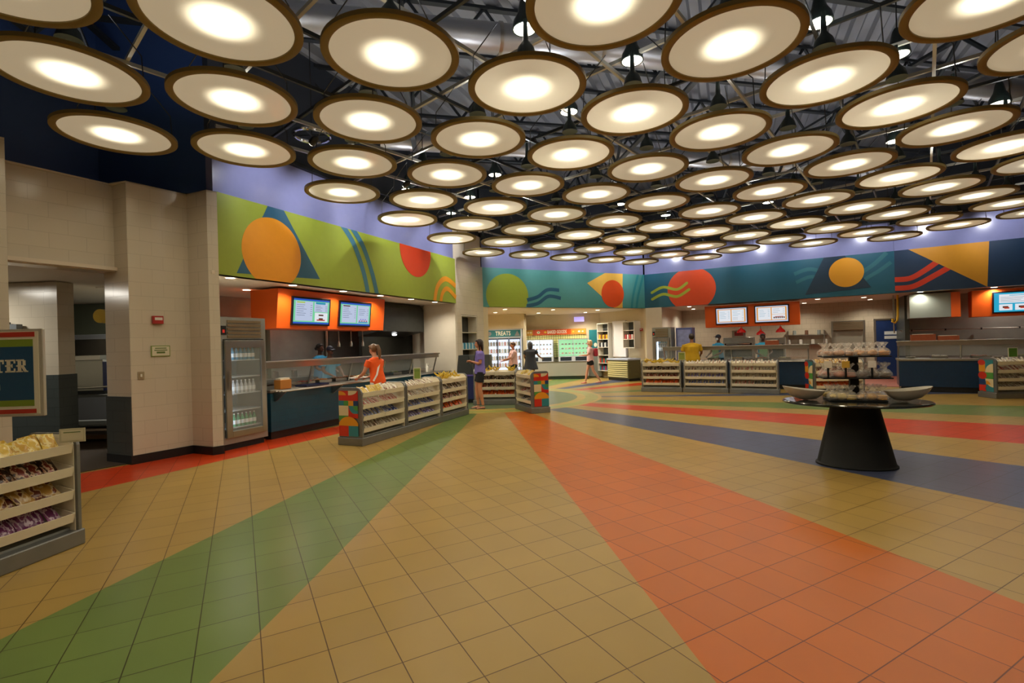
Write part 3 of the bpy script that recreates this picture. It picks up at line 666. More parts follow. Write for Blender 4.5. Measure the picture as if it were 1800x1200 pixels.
for k, (s, c, d) in enumerate(((.9, 'a07c4a', 'tan'), (1.5, '6e7d3c', 'green salad'), (2.2, 'caa05a', 'golden'), (2.9, 'a5482c', 'red'), (3.5, 'cfc49a', 'pale'))):
    pan(FB, s, .62, .851, c, 'steel pan of %s food behind the navy counter guard under the dark teal mural' % d, 'food pans of the middle counter')
for k, (s, c, d) in enumerate(((.9, 'd8d0c0', 'pale'), (1.7, 'b04a2c', 'red'), (2.5, '8a8a4a', 'olive'))):
    pan(FN, s, .62, .861, c, 'steel pan of %s food behind the guard under the navy mural' % d, 'food pans of the right counter')
def dispenser(F, s, off, z, c, label, r=.035, h=.2):
    t = thing('squeeze_bottle', label, 'bottle', F.at(s, off, z), F.rz)
    MB().lathe([(r, 0), (r, h * .7), (r * .45, h * .85), (r * .45, h * .9)], 16).build('body', mat('bottle ' + c, c, .35), t, smooth=True)
    MB().lathe([(r * .5, h * .9), (r * .2, h * 1.15)], 12).build('nozzle', mat('white plastic', 'e6e2d6', .4), t, smooth=True)
dispenser(WL, 5.95, -.06 + .3, .871, 'd8d4c8', 'white squeeze bottle standing on the left counter near its far end')
dispenser(WL, 6.1, .3, .871, 'b9b6ae', 'grey squeeze bottle beside the white one at the far end of the left counter')
bx = thing('condiment_box', 'small kraft box standing on the left counter beside the drinks fridge', 'box', WL.at(1.3, .2, .871), WL.rz)
MB().box(-.12, .12, -.08, .08, 0, .16).build('body', mat('kraft orange card', 'b9782e', .6), bx, bevel=.004)
MB().box(-.1, .1, -.06, .06, .15, .19).build('napkin_stack', mat('paper napkin', 'e0d8c4', .8), bx)
tr = thing('serving_tray', 'dark blue serving tray lying on the left counter', 'tray', WL.at(1.95, .16, .872), WL.rz)
MB().box(-.28, .28, -.14, .14, 0, .012).build('base', mat('navy plastic', '14214c', .4), tr); mb = MB()
mb.box(-.28, .28, -.14, -.13, .012, .03); mb.box(-.28, .28, .13, .14, .012, .03); mb.box(-.28, -.27, -.14, .14, .012, .03); mb.box(.27, .28, -.14, .14, .012, .03); mb.build('lip', mat('navy plastic'), tr)
for k in range(3):
    F, s, o, z = ((FN, .55, .3, 1.337), (FN, 1.05, .32, 1.337), (FB, 3.2, .3, 1.307))[k]
    t = thing('wooden_crate', ('long reddish wooden crate on the left end of the right counter shelf', 'lower reddish wooden crate beside the long crate on the right counter', 'reddish wooden crate on the sneeze guard shelf behind the pastry table')[k], 'crate', F.at(s, o, z), F.rz)
    W_, H_ = ((.5, .16), (.42, .11), (.36, .13))[k]; cr = mat('red brown crate wood', '8f4420', .6, noise=.15, nscale=14)
    for a in ((-W_ / 2, W_ / 2, -.15, -.135), (-W_ / 2, W_ / 2, .135, .15), (-W_ / 2, -W_ / 2 + .015, -.135, .135), (W_ / 2 - .015, W_ / 2, -.135, .135)): MB().box(*a, .01, H_).build('side_board', cr, t)
    MB().box(-W_ / 2, W_ / 2, -.15, .15, 0, .01).build('bottom_board', cr, t)
    MB().box(-W_ / 2 + .04, W_ / 2 - .04, -.11, .11, .01, H_ + .012).build('paper_liner', mat('white paper', 'ddd6c8', .8), t)
for k in range(4):
    F, s = ((FB, .5), (FB, 2.6), (FN, .3), (FN, 2.0))[k]
    t = thing('plate_stack', 'stack of white plates on the back edge of the %s counter, %s stack' % ('middle' if k < 2 else 'right', 'left' if k % 2 == 0 else 'right'), 'plates', F.at(s, .42, (.851 if k < 2 else .861)), F.rz)
    for q in range(4): MB().lathe([(.05, q * .012), (.11, q * .012 + .01), (.112, q * .012 + .012), (.05, q * .012 + .004)], 24).build('plate', mat('white ceramic', 'e2ddd0', .25), t, smooth=True)
# a row of utensils hanging under the left menu box
for k in range(3):
    t = thing('hanging_lamp', 'slim steel heat lamp under the left orange menu box, %s from the left' % ORD[k], 'heat lamp', WL.at(3.62 + k * .4, 1.05, 1.6))
    MB().tube([(0, 0, .12), (0, 0, .42)], .012, 8).build('stem', steel(), t); MB().lathe([(.035, 0), (.03, .08), (.014, .13)], 14).build('shade', steel(), t, smooth=True)
# red heat lamps
for k, (px, py) in enumerate(((1304, 580), (1338, 584), (1373, 579))):
    D = (17.45, 17.14, 16.83)[k]; X = (px - 900 + CROLL * -20) / CF * D
    t = thing('heat_lamp', 'glossy red dome heat lamp under the middle menu screens, %s from the left' % ORD[k], 'heat lamp', (X, D, CH + (CY0 - py - CROLL * (px - 900)) * D / CF - .09), 0, 'red dome heat lamps')
    MB().lathe([(.15, 0), (.155, .01), (.13, .07), (.08, .12), (.035, .15), (.03, .2)], 24, cap=False).build('shade', mat('glossy red enamel', 'cf1f1a', .2, coat=.5), t, smooth=True)
    MB().lathe([(.05, .03), (.05, .08), (.001, .1)], 14).build('bulb', mat('heat bulb', 'ffb070', .3, emit=4), t, smooth=True)
    MB().tube([(0, 0, .19), (0, 0, max(.22, 1.94 - t.location.z))], .01, 6).build('cord', wire_m, t)

# ------------------------------------------------------------------ upright glass door fridges
bottle_cols = ('2f8fb5', '3f9a6a', 'c9ccd0', '7a2f3a', '2b4f9a', 'd8b24a')
def make_bottle(cname, c, h=.21, r=.032):
    t = thing('drink_bottle', '', 'bottle')
    MB().lathe([(r, 0), (r, h * .6), (r * .45, h * .82), (r * .4, h * .94)], 12).build('body', mat('drink ' + c, c, .2, alpha=.85), t, smooth=True)
    MB().lathe([(r * .45, h * .94), (r * .45, h)], 10).build('cap', mat('cap white', 'e8e8e8', .4), t)
    MB().lathe([(r * 1.02, h * .2), (r * 1.02, h * .5)], 12, cap=False).build('label_band', mat('band ' + c, 'e4ecf0', .5), t)
    KIDS[t.name] = list(t.children); t['_free'] = 1
    return t
BOT = {}
def put_bottle(c, loc, rz, label, group):
    if c not in BOT: BOT[c] = make_bottle(c, c)
    b = BOT[c]
    if b.get('_free'): b.location = loc; b.rotation_euler.z = rz; b['label'] = label; b['group'] = group; del b['_free']
    else:
        n = dup(b, loc, rz, label, group)
def fridge(F, s0, off, label, short, W=.82, D=.75, H=2.11, sign=False, rows=('2f8fb5', 'c9ccd0', '3f9a6a'), n=7):
    r = thing('drinks_fridge', label, 'fridge', F.at(s0, off), F.rz)
    lt = mat('fridge interior', '3f5a6c', .35); 
    mb = MB(); mb.box(0, .04, 0, D, .1, H); mb.box(W - .04, W, 0, D, .1, H); mb.box(.04, W - .04, D - .04, D, .1, H); mb.box(.04, W - .04, 0, D - .04, H - .35, H); mb.box(.04, W - .04, 0, D - .04, .1, .2)
    mb.build('cabinet', steel_d(), r)
    MB().box(.04, W - .04, .05, D - .08, 0, .1).build('plinth', dark_metal(), r)
    MB().box(.05, W - .05, D - .08, D - .05, .22, H - .37).build('back_lining', lt, r)
    g = MB()
    for k in range(5): g.box(.12, W - .1, -.02, 0, H - .33 + k * .06, H - .29 + k * .06)
    g.build('vent_grille', mat('warm steel louvre', '8f7e62', .4, .8), r)
    MB().box(.015, .1, -.012, 0, H - .28, H - .14).build('control_panel', black_base(), r)
    MB().box(.035, .07, -.016, -.01, H - .25, H - .2).build('red_switch', mat('red switch', 'c22a22', .4, emit=.4), r)
    d = MB(); z0, z1 = .2, H - .37
    d.box(.05, .15, -.045, 0, z0, z1); d.box(W - .13, W - .05, -.045, 0, z0, z1); d.box(.15, W - .13, -.045, 0, z1 - .12, z1); d.box(.15, W - .13, -.045, 0, z0, z0 + .1)
    dr = d.build('door', steel(), r, bevel=.004)
    MB().box(.15, W - .13, -.03, -.024, z0 + .1, z1 - .12).build('door_glass', glass(), dr)
    MB().tube([(.1, -.075, .95), (.1, -.075, 1.25)], .012, 8).build('door_handle', steel(), dr)
    for k in range(5):
        z = .33 + k * .27; MB().box(.06, W - .06, .04, D - .1, z, z + .015).build('shelf', mat('fridge shelf', 'aab4ba', .4), r)
    MB().box(.16, .19, .02, .04, z0 + .1, z1 - .14).build('light_strip', mat('cold strip glow', 'd8ecff', .4, emit=5), r)
    M_ = Matrix.Translation(F.at(s0, off)) @ Matrix.Rotation(F.rz, 4, 'Z')
    for lv, c in zip((4, 2, 0) if len(rows) == 3 else (4, 3, 2, 0), rows):
        for k in range(n):
            p = M_ @ Vector((.2 + k * (W - .38) / (n - 1), .1, .33 + lv * .27 + .0155))
            put_bottle(c, p, F.rz, 'small drink bottle, %s from left, %s shelf, %s' % (ORD[k], {4: 'top', 3: 'second', 2: 'middle', 0: 'bottom'}[lv], short), 'bottles in the %s' % short)
    return r
fridge(WL, .06, .1, 'tall steel drinks fridge with glass door beside the tiled column on the left', 'left drinks fridge')
fridge(WB, .5, -.95, 'steel drinks fridge with glass door at the left of the yellow shirt man', 'right drinks fridge', W=.66, H=1.98, D=.6, rows=('2f8fb5', 'c9ccd0'), n=5)
r = thing('display_freezer', 'purple blue display cabinet beside the right drinks fridge', 'cabinet', WB.at(1.25, -.6), WB.rz)  # plain violet body, no emission
MB().box(0, .55, 0, .55, .1, 1.95).build('body', mat('violet panel', '56609a', .4), r, bevel=.01); MB().box(.05, .5, -.02, 0, 1.1, 1.88).build('front_poster', mat('lilac poster', '8f97c8', .3, noise=.2, nscale=9), r); MB().box(.03, .52, .03, .5, 0, .1).build('plinth', dark_metal(), r)

# ------------------------------------------------------------------ snack racks
def mosaic_left(mb, W, H):
    """panel art on the end that is seen at the left and centre; x 0..W, z 0..H, fraction v measured down"""
    C = {'red': 0, 'orange': 1, 'cream': 2, 'teal': 3, 'navy': 4, 'green': 5}; d = [0]
    def q(c, p):
        d[0] -= .0006; mb.cur = C[c]; mb.add([(u * W, d[0], (1 - v) * H) for u, v in p], [tuple(range(len(p)))])
    def rect(c, u0, u1, v0, v1): q(c, [(u0, v0), (u1, v0), (u1, v1), (u0, v1)])
    def arc(c, cu, cv, ru, rv, a0, a1, ctr=True):
        p = [(cu + ru * math.cos(math.radians(a0 + (a1 - a0) * i / 20)), cv - rv * math.sin(math.radians(a0 + (a1 - a0) * i / 20))) for i in range(21)]
        q(c, p + ([(cu, cv)] if ctr else []))
    rect('red', 0, 1, 0, .22); arc('orange', 0, .1, .38, .09, 0, 90); arc('cream', .5, 0, .45, .1, 270, 360)
    for i, c in enumerate(('teal', 'green', 'orange', 'navy')): rect(c, (0, .26, .5, .76)[i], (.26, .5, .76, 1)[i], .22, .33)
    rect('cream', 0, .5, .33, .55); rect('red', .5, 1, .33, .55); arc('teal', 1, .33, .48, .2, 180, 270); arc('green', 1, .33, .26, .11, 180, 270)
    rect('red', .5, 1, .5, .55)
    rect('red', 0, 1, .55, .6); arc('green', 0, .55, .5, .1, 270, 360); arc('orange', .5, .77, .5, .2, 0, 180); rect('orange', 0, 1, .7, .77)
    rect('red', 0, .5, .77, 1); rect('teal', .5, 1, .77, 1)
def mosaic_right(mb, W, H):
    C = {'red': 0, 'orange': 1, 'cream': 2, 'teal': 3, 'navy': 4, 'green': 5}; d = [0]
    def q(c, p):
        d[0] -= .0006; mb.cur = C[c]; mb.add([(u * W, d[0], (1 - v) * H) for u, v in p], [tuple(range(len(p)))])
    def rect(c, u0, u1, v0, v1): q(c, [(u0, v0), (u1, v0), (u1, v1), (u0, v1)])
    def arc(c, cu, cv, ru, rv, a0, a1, ctr=True):
        p = [(cu + ru * math.cos(math.radians(a0 + (a1 - a0) * i / 20)), cv - rv * math.sin(math.radians(a0 + (a1 - a0) * i / 20))) for i in range(21)]
        q(c, p + ([(cu, cv)] if ctr else []))
    rect('teal', 0, 1, 0, 1); rect('orange', 0, .45, .12, .38); arc('red', .2, .09, .26, .09, 0, 360, False); arc('cream', 1, .4, .55, .28, 90, 180)
    rect('green', .45, 1, .4, .6); arc('red', .25, .5, .3, .12, 0, 360, False); rect('navy', 0, .45, .62, .8); arc('cream', 1, .6, .55, .26, 180, 270)
    arc('red', 0, .8, .5, .2, 270, 360); arc('orange', .5, .78, .3, .12, 0, 90); arc('red', .25, 1, .25, .12, 0, 90)
ART = [mat('art ' + c, c, .4) for c in ('c22b17', 'd9901a', 'd8c69a', '2c7c86', '1c3a68', '4b8d3c')]
HG = .93
def rack(x, y, rz, label, L=1.2, panel=None, panel_end=0, D=.46, trays=4, lean=.1):
    """front of the rack faces local -y; x along the rack"""
    r = thing('snack_rack', label, 'snack rack', (x, y, 0), rz)
    MB().box(-.02, L + .02, -.02, D + .02, 0, .13).build('plinth', galv(), r, bevel=.01)
    prof = [(-.012, .13), (D, .13), (D, HG - .06)] + [(D - .06 + .06 * math.cos(a), HG - .06 + .06 * math.sin(a)) for a in (.4, .8, 1.2, PI / 2)] + [(.09, HG)] + [(.09 - .102 * math.sin(a), HG - .1 + .1 * math.cos(a)) for a in (.4, .8, 1.2, PI / 2)]
    for e in (0, 1):
        MB().prism(prof, e * (L - .03), e * (L - .03) + .03, 'x').build('end_frame', galv(), r, bevel=.004)
        MB().prism([(a * .9 + .022, b - .012 if b > .2 else b) for a, b in prof], .031 + e * (L - .07), .039 + e * (L - .07), 'x').build('end_lining', shelf_w(), r)
    MB().box(.04, L - .04, D - .06, D - .03, .15, HG - .06).build('back_panel', shelf_w(), r)
    MB().box(.04, L - .04, .06, D - .06, .131, .15).build('base_deck', steel_d(), r)
    for k in range(trays):
        z = .2 + k * .19; dy = 0
        for h in range(2):
            x0 = .045 + h * (L - .09) / 2; x1 = x0 + (L - .09) / 2 - .004
            mb = MB(); zz = z
            mb.prism([(.02, zz), (.3, zz + .1), (.3, zz + .11), (.02, zz + .01)], x0, x1, 'x')       # sloping floor
            mb.prism([(-.012, zz + .075), (.0, zz + .075), (.022, zz), (.01, zz)], x0, x1, 'x')        # front lip
            mb.prism([(-.012, zz + .075), (.01, zz), (.3, zz + .1), (.3, zz + .14)], x0, x0 + .006, 'x'); mb.prism([(-.012, zz + .075), (.01, zz), (.3, zz + .1), (.3, zz + .14)], x1 - .006, x1, 'x')
            mb.build('tray', shelf_w(), r)
    if panel:
        mb = MB(); Wp = D - .07; panel(mb, Wp, HG - .2)
        o = mb.build('art_panel', ART, r); o['label'] = 'colourful geometric end panel'
        if panel_end == 0: o.location = (-.003, D - .01, .15); o.rotation_euler = (0, 0, -PI / 2)
        else: o.location = (L + .003, .06, .15); o.rotation_euler = (0, 0, PI / 2)
    return r
# products
def wrap_mat(nm, a, b, c):
    if nm in _m: return _m[nm]
    m = mat(nm, a, .22, spec=.6); nt = m.node_tree; bs = nt.nodes['Principled BSDF']
    tc = nt.nodes.new('ShaderNodeTexCoord'); n = nt.nodes.new('ShaderNodeTexNoise'); n.inputs['Scale'].default_value = 2.4; n.inputs['Detail'].default_value = 2
    oi = nt.nodes.new('ShaderNodeObjectInfo'); ad = nt.nodes.new('ShaderNodeVectorMath'); ad.operation = 'ADD'
    nt.links.new(tc.outputs['Generated'], ad.inputs[0]); nt.links.new(oi.outputs['Random'], ad.inputs[1]); nt.links.new(ad.outputs[0], n.inputs['Vector'])
    cr = nt.nodes.new('ShaderNodeValToRGB'); cr.color_ramp.interpolation = 'CONSTANT'; e = cr.color_ramp.elements
    e[0].position = 0; e[0].color = lin(a); e[1].position = .46; e[1].color = lin(b); x = e.new(.56); x.color = lin(c)
    nt.links.new(n.outputs[0], cr.inputs[0]); nt.links.new(cr.outputs[0], bs.inputs['Base Color'])
    return m
def bag_mesh(m, w=.13, h=.17, t=.045):
    mb = MB(); nx, nz = 7, 8; v = []
    for sd in (-1, 1):
        for j in range(nz + 1):
            for i in range(nx + 1):
                u, q = i / nx, j / nz; b = (math.sin(PI * u) ** .6 if 0 < u < 1 else 0) * (math.sin(PI * q) ** .5 if 0 < q < 1 else 0)
                wob = .004 * math.sin(9 * u + 5 * q * sd)
                v.append(((u - .5) * w * (1 - .08 * math.sin(PI * q)), sd * (t / 2 * b + .0008) + wob * b, q * h))
    N = (nx + 1) * (nz + 1); f = []
    for j in range(nz):
        for i in range(nx):
            a = j * (nx + 1) + i; f.append((a, a + 1, a + nx + 2, a + nx + 1)); f.append((N + a + 1, N + a, N + a + nx + 1, N + a + nx + 2))
    mb.add(v, f); return mb
def bar_mesh(w=.05, l=.15, t=.022):
    mb = MB(); mb.tube([(0, 0, 0), (0, 0, .012), (0, 0, .02), (0, 0, l - .02), (0, 0, l - .012), (0, 0, l)], [(w / 2, .001), (w / 2 * .9, .002), (w / 2 * .85, t / 2), (w / 2 * .85, t / 2), (w / 2 * .9, .002), (w / 2, .001)], 10); return mb
def banana_mesh():
    pts = [(math.sin(a) * .11, 0, .11 - math.cos(a) * .11) for a in (-.95, -.85, -.6, -.3, 0, .3, .6, .85, .93, 1.03)]
    return MB().tube(pts, [.004, .011, .016, .018, .0185, .018, .016, .01, .005, .004], 8)
MESH = {}
def product(kind, name, m, mb, loc, rot, label, cat, group, scale=1):
    key = (kind, m.name)
    if key not in MESH:
        o = mb().build(name, m, smooth=True); MESH[key] = o.data
    else: o = bpy.data.objects.new(name, MESH[key]); col.objects.link(o)
    o.location = loc; o.rotation_euler = rot; o.scale = (scale,) * 3
    return tag(o, label, cat, group)
P_ = {'chips': wrap_mat('chip bag print', 'b58a3c', 'd2b98a', '6a3322'), 'nuts': wrap_mat('red brown bag print', '7c2c1e', 'c7a88c', '3a1f16'), 'brown': wrap_mat('dark brown bag print', '32201a', 'b8a690', '55301f'),
      'orange': wrap_mat('orange bag print', 'd2481a', 'e07a2a', 'a8321a'), 'purple': wrap_mat('purple bag print', '6a2a5c', 'c9b0c4', '8c4a7c'), 'candy': wrap_mat('pink cream candy print', 'b05a44', 'e0c8a4', '7a3524'),
      'blue': wrap_mat('blue white wrapper print', '2a3c86', 'dcdce4', '4658a8'), 'white': wrap_mat('white cream wrapper print', 'ddd6c6', 'c8bda6', '7c4236'), 'red': wrap_mat('rose wrapper print', 'b2483c', 'e2cdbd', 'd9a59a'), 'yellow': wrap_mat('yellow bag print', 'c8a636', 'd9c680', 'b58c2a'),
      'violet': wrap_mat('violet wrapper print', '4a3c92', 'e0dcec', '6a5ab8'), 'black': wrap_mat('black white wrapper print', '241f22', 'd0ccc6', '3c3030')}
ban_m = mat('banana skin', 'd0ae2c', .45, noise=.12, nscale=25)
DESC = {'chips': 'tan chip bag', 'nuts': 'dark red snack bag', 'brown': 'dark brown snack bag', 'orange': 'bright orange snack bag', 'purple': 'purple candy bag', 'candy': 'reddish candy bag', 'blue': 'blue and white snack bar', 'white': 'cream wrapped snack bar', 'red': 'rose wrapped snack bar', 'yellow': 'yellow snack bag', 'violet': 'violet wrapped snack bar', 'black': 'black and white snack bar'}
TR = ['bottom tray', 'lower tray', 'upper tray', 'top tray']
def stock(r, where, rows, L=1.2, n=9):
    M_ = Matrix.Translation(r.location) @ Matrix.Rotation(r.rotation_euler.z, 4, 'Z'); rz = r.rotation_euler.z
    rnd = random.Random(len(where) + int(r.location.x * 10))
    for k, c in enumerate(rows):
        if not c: continue
        z = .2 + k * .19
        if c == 'banana':
            for q in range(26):
                p = M_ @ Vector((.08 + rnd.random() * (L - .16), .1 + rnd.random() * .16, z + .1 + rnd.random() * .075))
                product('banana', 'banana', ban_m, banana_mesh, p, (rnd.uniform(-.5, .5), rnd.uniform(-.5, .5), rz + rnd.uniform(-1.3, 1.3)), 'yellow banana heaped on the top tray of the %s' % where, 'banana', 'bananas on the %s' % where)
            continue
        cs = c if isinstance(c, tuple) else (c, c)
        bar = cs[0] in ('blue', 'white', 'red', 'violet', 'black')
        m = 12 if bar else n
        for q in range(m):
            cc = cs[0] if q < m / 2 else cs[1]; xx = .1 + (q + .5) * (L - .2) / m + rnd.uniform(-.012, .012)
            if bar:
                p = M_ @ Vector((xx, .09, z + .055)); rot = (-1.0 + rnd.uniform(-.12, .12), rnd.uniform(-.2, .2), rz)
                product('bar', 'snack_bar', P_[cc], bar_mesh, p, rot, '%s, %s from left, %s, %s' % (DESC[cc], ORD[q], TR[k], where), 'snack bar', 'bars in the %s of the %s' % (TR[k], where), 1.15)
            else:
                for row in range(1):
                    p = M_ @ Vector((xx, .075 + .03 * (q % 2), z + .045)); rot = (-.75 + rnd.uniform(-.15, .15), rnd.uniform(-.25, .25), rz + rnd.uniform(-.15, .15))
                    product('bag', 'snack_bag', P_[cc], lambda: bag_mesh(None), p, rot, '%s, %s from left, %s, %s' % (DESC[cc], ORD[q], TR[k], where), 'snack bag', 'bags in the %s of the %s' % (TR[k], where), .95)
G0 = Vector((-2.42, 7.84)); GD = Vector((.391, .920)).normalized(); ga_ = math.atan2(GD.y, GD.x)
for k, (lb, wh, rows) in enumerate((('white snack rack with colourful mosaic end panel, nearest of the left row', 'left row nearest rack', ('white', 'blue', 'red', ('yellow', 'white'))),
        ('white snack rack in the middle of the left row', 'left row middle rack', ('violet', 'blue', 'white', 'white')),
        ('white snack rack heaped with bananas at the far end of the left row', 'left row far rack', ('orange', 'nuts', 'brown', 'banana')))):
    p = G0 + GD * (k * 1.215); r = rack(p.x, p.y, ga_, lb, 1.2 if k < 2 else 1.12, mosaic_left if k == 0 else None, 0); stock(r, wh, rows, 1.2 if k < 2 else 1.12)
rr = rack(-1.02, 12.72, -.12, 'white snack rack with bananas standing behind the purple shirt woman', 1.12); stock(rr, 'centre rack behind the woman', ('orange', 'nuts', 'brown', 'banana'), 1.12)
v = Vector((.39, 10.84)) - Vector((.1, 11.62)); d = v.normalized(); L_ = 1.0; p0 = Vector((.40, 10.9)) - d * L_
re = rack(p0.x, p0.y, math.atan2(d.y, d.x), 'short snack rack with mosaic end panel at the centre of the hall', L_, mosaic_left, 1, D=.42); stock(re, 'centre end rack', ('black', 'red', 'white', 'yellow'), L_, 6)
RR = [((3.88, 14.9), (4.93, 14.42), 'leftmost rack of the right row', 'white snack rack heaped with bananas, leftmost of the right row', ('orange', 'nuts', 'brown', 'banana')),
      ((4.97, 14.4), (6.03, 13.84), 'second rack of the right row', 'white snack rack in front of the yellow shirt man, second of the right row', ('blue', 'violet', 'white', 'white')),
      ((6.07, 13.82), (7.1, 13.18), 'third rack of the right row', 'white snack rack right of the yellow shirt man, third of the right row', (('red', 'black'), 'white', ('red', 'white'), 'white'))]
for a, b, wh, lb, rows in RR:
    L = math.dist(a, b); r = rack(a[0], a[1], math.atan2(b[1] - a[1], b[0] - a[0]), lb, L - .02, D=.42); stock(r, wh, rows, L - .02, 8)
r4 = rack(7.62, 12.5, -.1, 'snack rack with mosaic end panel partly hidden behind the pastry table', 1.2, mosaic_right, 0); stock(r4, 'rack behind the pastry table', ('orange', 'red', 'candy', 'chips'))
r5 = rack(10.95, 11.2, -.1, 'snack rack with mosaic end panel at the right edge of the photo', 1.2, mosaic_right, 0); stock(r5, 'rack at the right edge', (None, None, 'red', None) if 0 else ('white', 'white', 'red', 'white'))
rn = rack(-3.83, 2.93, math.atan2(1.19, .2), 'large near snack rack with candy bags at the left edge of the photo', 1.2, D=.48)
stock(rn, 'near left rack', ('purple', ('candy', 'chips'), ('candy', 'nuts'), 'yellow'), n=11)

# ------------------------------------------------------------------ round pastry table
TX, TY = 4.09, 5.93; trz = math.radians(-20)
blackm = mat('black matte laminate', '060909', .6, spec=.3); blk_top = mat('dark smoked table top', '1d211f', .14, coat=.4)
t = thing('pastry_table', 'black oval table on a flared pedestal holding bagged pastries', 'table', (TX, TY, 0), trz)
MB().lathe([(.42, 0), (.42, .015), (.4, .03), (.245, .72), (.245, .74)], 64, sx=1, sy=.78).build('pedestal', blackm, t, smooth=True)
MB().lathe([(.75, .74), (.765, .748), (.765, .762), (.755, .77)], 80, sx=1, sy=.74).build('table_top', blk_top, t, smooth=True)
st = thing('tiered_stand', 'black three tier display stand in the middle of the oval table', 'display stand', (TX, TY, .771), trz)
MB().box(-.29, .29, -.17, .17, 0, .015).build('bottom_tray', blackm, st, bevel=.004)
MB().box(-.045, .045, -.03, .03, .015, .53).build('post', blackm, st)
MB().box(-.35, .35, -.16, .16, .265, .28).build('middle_tray', blackm, st, bevel=.004)
MB().box(-.34, .34, -.15, .15, .52, .535).build('top_tray', blackm, st, bevel=.004)
def bowl(x, y, tilt, lb):
    b = thing('oval_bowl', lb, 'bowl', (x, y, .772), trz)
    n = 48; mb = MB(); prof = [(.05, .004), (.136, .02), (.204, .065), (.23, .1), (.234, .105), (.221, .098), (.187, .062), (.12, .028), (.001, .018)]
    mb.lathe([(.001, .0)] + prof, n, sx=1, sy=.62)
    v = []
    for i, p in enumerate(mb.v):
        a = math.atan2(p[1], p[0]); r = math.hypot(p[0], p[1]); k = 1 + .012 * math.sin(a * 24) * (r > .1)
        v.append((p[0] * k, p[1] * k, p[2] * 1.25 + .015 * (abs(p[0]) / .27) ** 2 + (p[0] * tilt if r > .01 else 0) * .12 + .0))
    zz = min(q[2] for q in v); mb.v = [(a, b_, c - zz) for a, b_, c in v]
    mb.build('bowl_body', mat('pale ribbed melamine', 'b9b2a2', .45), b, smooth=True)
bowl(TX - .5, TY + .18, -1, 'pale ribbed oval bowl at the left end of the oval table'); bowl(TX + .5, TY - .18, 1, 'pale ribbed oval bowl at the right end of the oval table')
film = mat('clear cellophane film', 'f6f2ea', .1, alpha=.26, spec=.9)
def pastry(kind, x, y, z, rz, lb, group, s=1.0, c='c79a4e'):
    key = ('pastry', kind)
    if key not in MESH:
        r = thing('bagged_pastry', lb, 'pastry', (x, y, z), rz, group)
        rnd = random.Random(kind); mb = MB()
        if kind % 3 == 0:
            for a in range(5): mb.ball((rnd.uniform(-.035, .035), rnd.uniform(-.025, .025), .025 + rnd.uniform(0, .03)), (.03, .028, .02), 10, 6)
        elif kind % 3 == 1: mb.ball((0, 0, .034), (.062, .045, .034), 14, 8); mb.ball((.012, .01, .05), (.045, .035, .025), 10, 6)
        else:
            for a in range(3): mb.lathe([(.001, .006 + a * .017), (.05, .006 + a * .017), (.054, .012 + a * .017), (.045, .02 + a * .017), (.001, .022 + a * .017)], 14, sx=1.1, sy=.9)
        mb.build('pastry', mat('pastry crust %s' % c, c, .6, noise=.25, nscale=22), r, smooth=True)
        f = MB(); n = 18; prof = [(.05, .0), (.072, .02), (.07, .05), (.04, .085), (.012, .1), (.02, .115), (.048, .15), (.05, .158)]
        f.lathe(prof, n, cap=False)
        f.v = [(p[0] * (1 + .13 * math.sin(3 * math.atan2(p[1], p[0]) + p[2] * 40) + (.25 * rnd.uniform(-1, 1) if p[2] > .11 else 0)), p[1] * .82 * (1 + .13 * math.sin(5 * math.atan2(p[1], p[0]))), p[2] + (rnd.uniform(-.012, .015) if p[2] > .11 else 0)) for p in f.v]
        f.build('film_bag', film, r, smooth=True)
        MB().lathe([(.014, .096), (.017, .1), (.014, .104)], 10).build('tie', mat('white twist tie', 'ded8cc', .5), r)
        KIDS[r.name] = list(r.children); MESH[key] = r; r.scale = (s,) * 3
    else:
        r = dup(MESH[key], (x, y, z), rz, lb, group); r.scale = (s,) * 3
    return r
Rt = Matrix.Rotation(trz, 4, 'Z')
for tier, z, cols_, W_, cc in ((0, .787, 6, .25, ('d0b060', 1, 4)), (1, 1.052, 6, .3, ('a85f3c', 2, 0)), (2, 1.307, 6, .29, ('b9814a', 3, 5))):
    for rw in range(2):
        for k in range(cols_):
            if abs(-W_ + 2 * W_ * k / (cols_ - 1)) < .06 and rw == 1: pass
            kind = (tier * 2 + (k > 2)) * 3 + (k + rw) % 3
            p = Rt @ Vector((-W_ + 2 * W_ * k / (cols_ - 1) + random.uniform(-.01, .01), -.09 + rw * .17, 0))
            col_ = {0: 'e0c05a', 1: 'dca23a', 2: 'b8603a', 3: '4e3426', 4: 'b87a44', 5: 'd08c2c'}[tier * 2 + (k > 2)]
            pastry(kind, TX + p.x, TY + p.y, z, random.uniform(0, 6), 'clear bag, %s pastry, %s from left, %s row, %s tier' % ({'e0c05a': 'pale yellow', 'dca23a': 'golden', 'b8603a': 'pinkish brown', '4e3426': 'dark', 'b87a44': 'brown', 'd08c2c': 'orange tan'}[col_], ORD[k], ('front', 'back')[rw], ('bottom', 'middle', 'top')[tier]), 'bagged pastries on the stand', 1.05 if tier < 2 else .95, col_)
for k in range(3):
    c = (('e8e2d0', 'c9a23c', 'e9e4da'))[k]; x_ = (-.3, -.12, .14)[k]; p = Rt @ Vector((x_, -.17, 0))
    q = thing('price_card', 'small %s price card clipped to the middle tier, %s from the left' % (('white', 'yellow', 'pale')[k], ORD[k]), 'card', (TX + p.x, TY + p.y, 1.17), trz)
    MB().box(-.04, .04, -.002, .002, 0, .08).build('card', mat('card ' + c, c, .5), q); MB().box(-.01, .01, 0, .012, -.12, .0).build('clip', blackm, q)

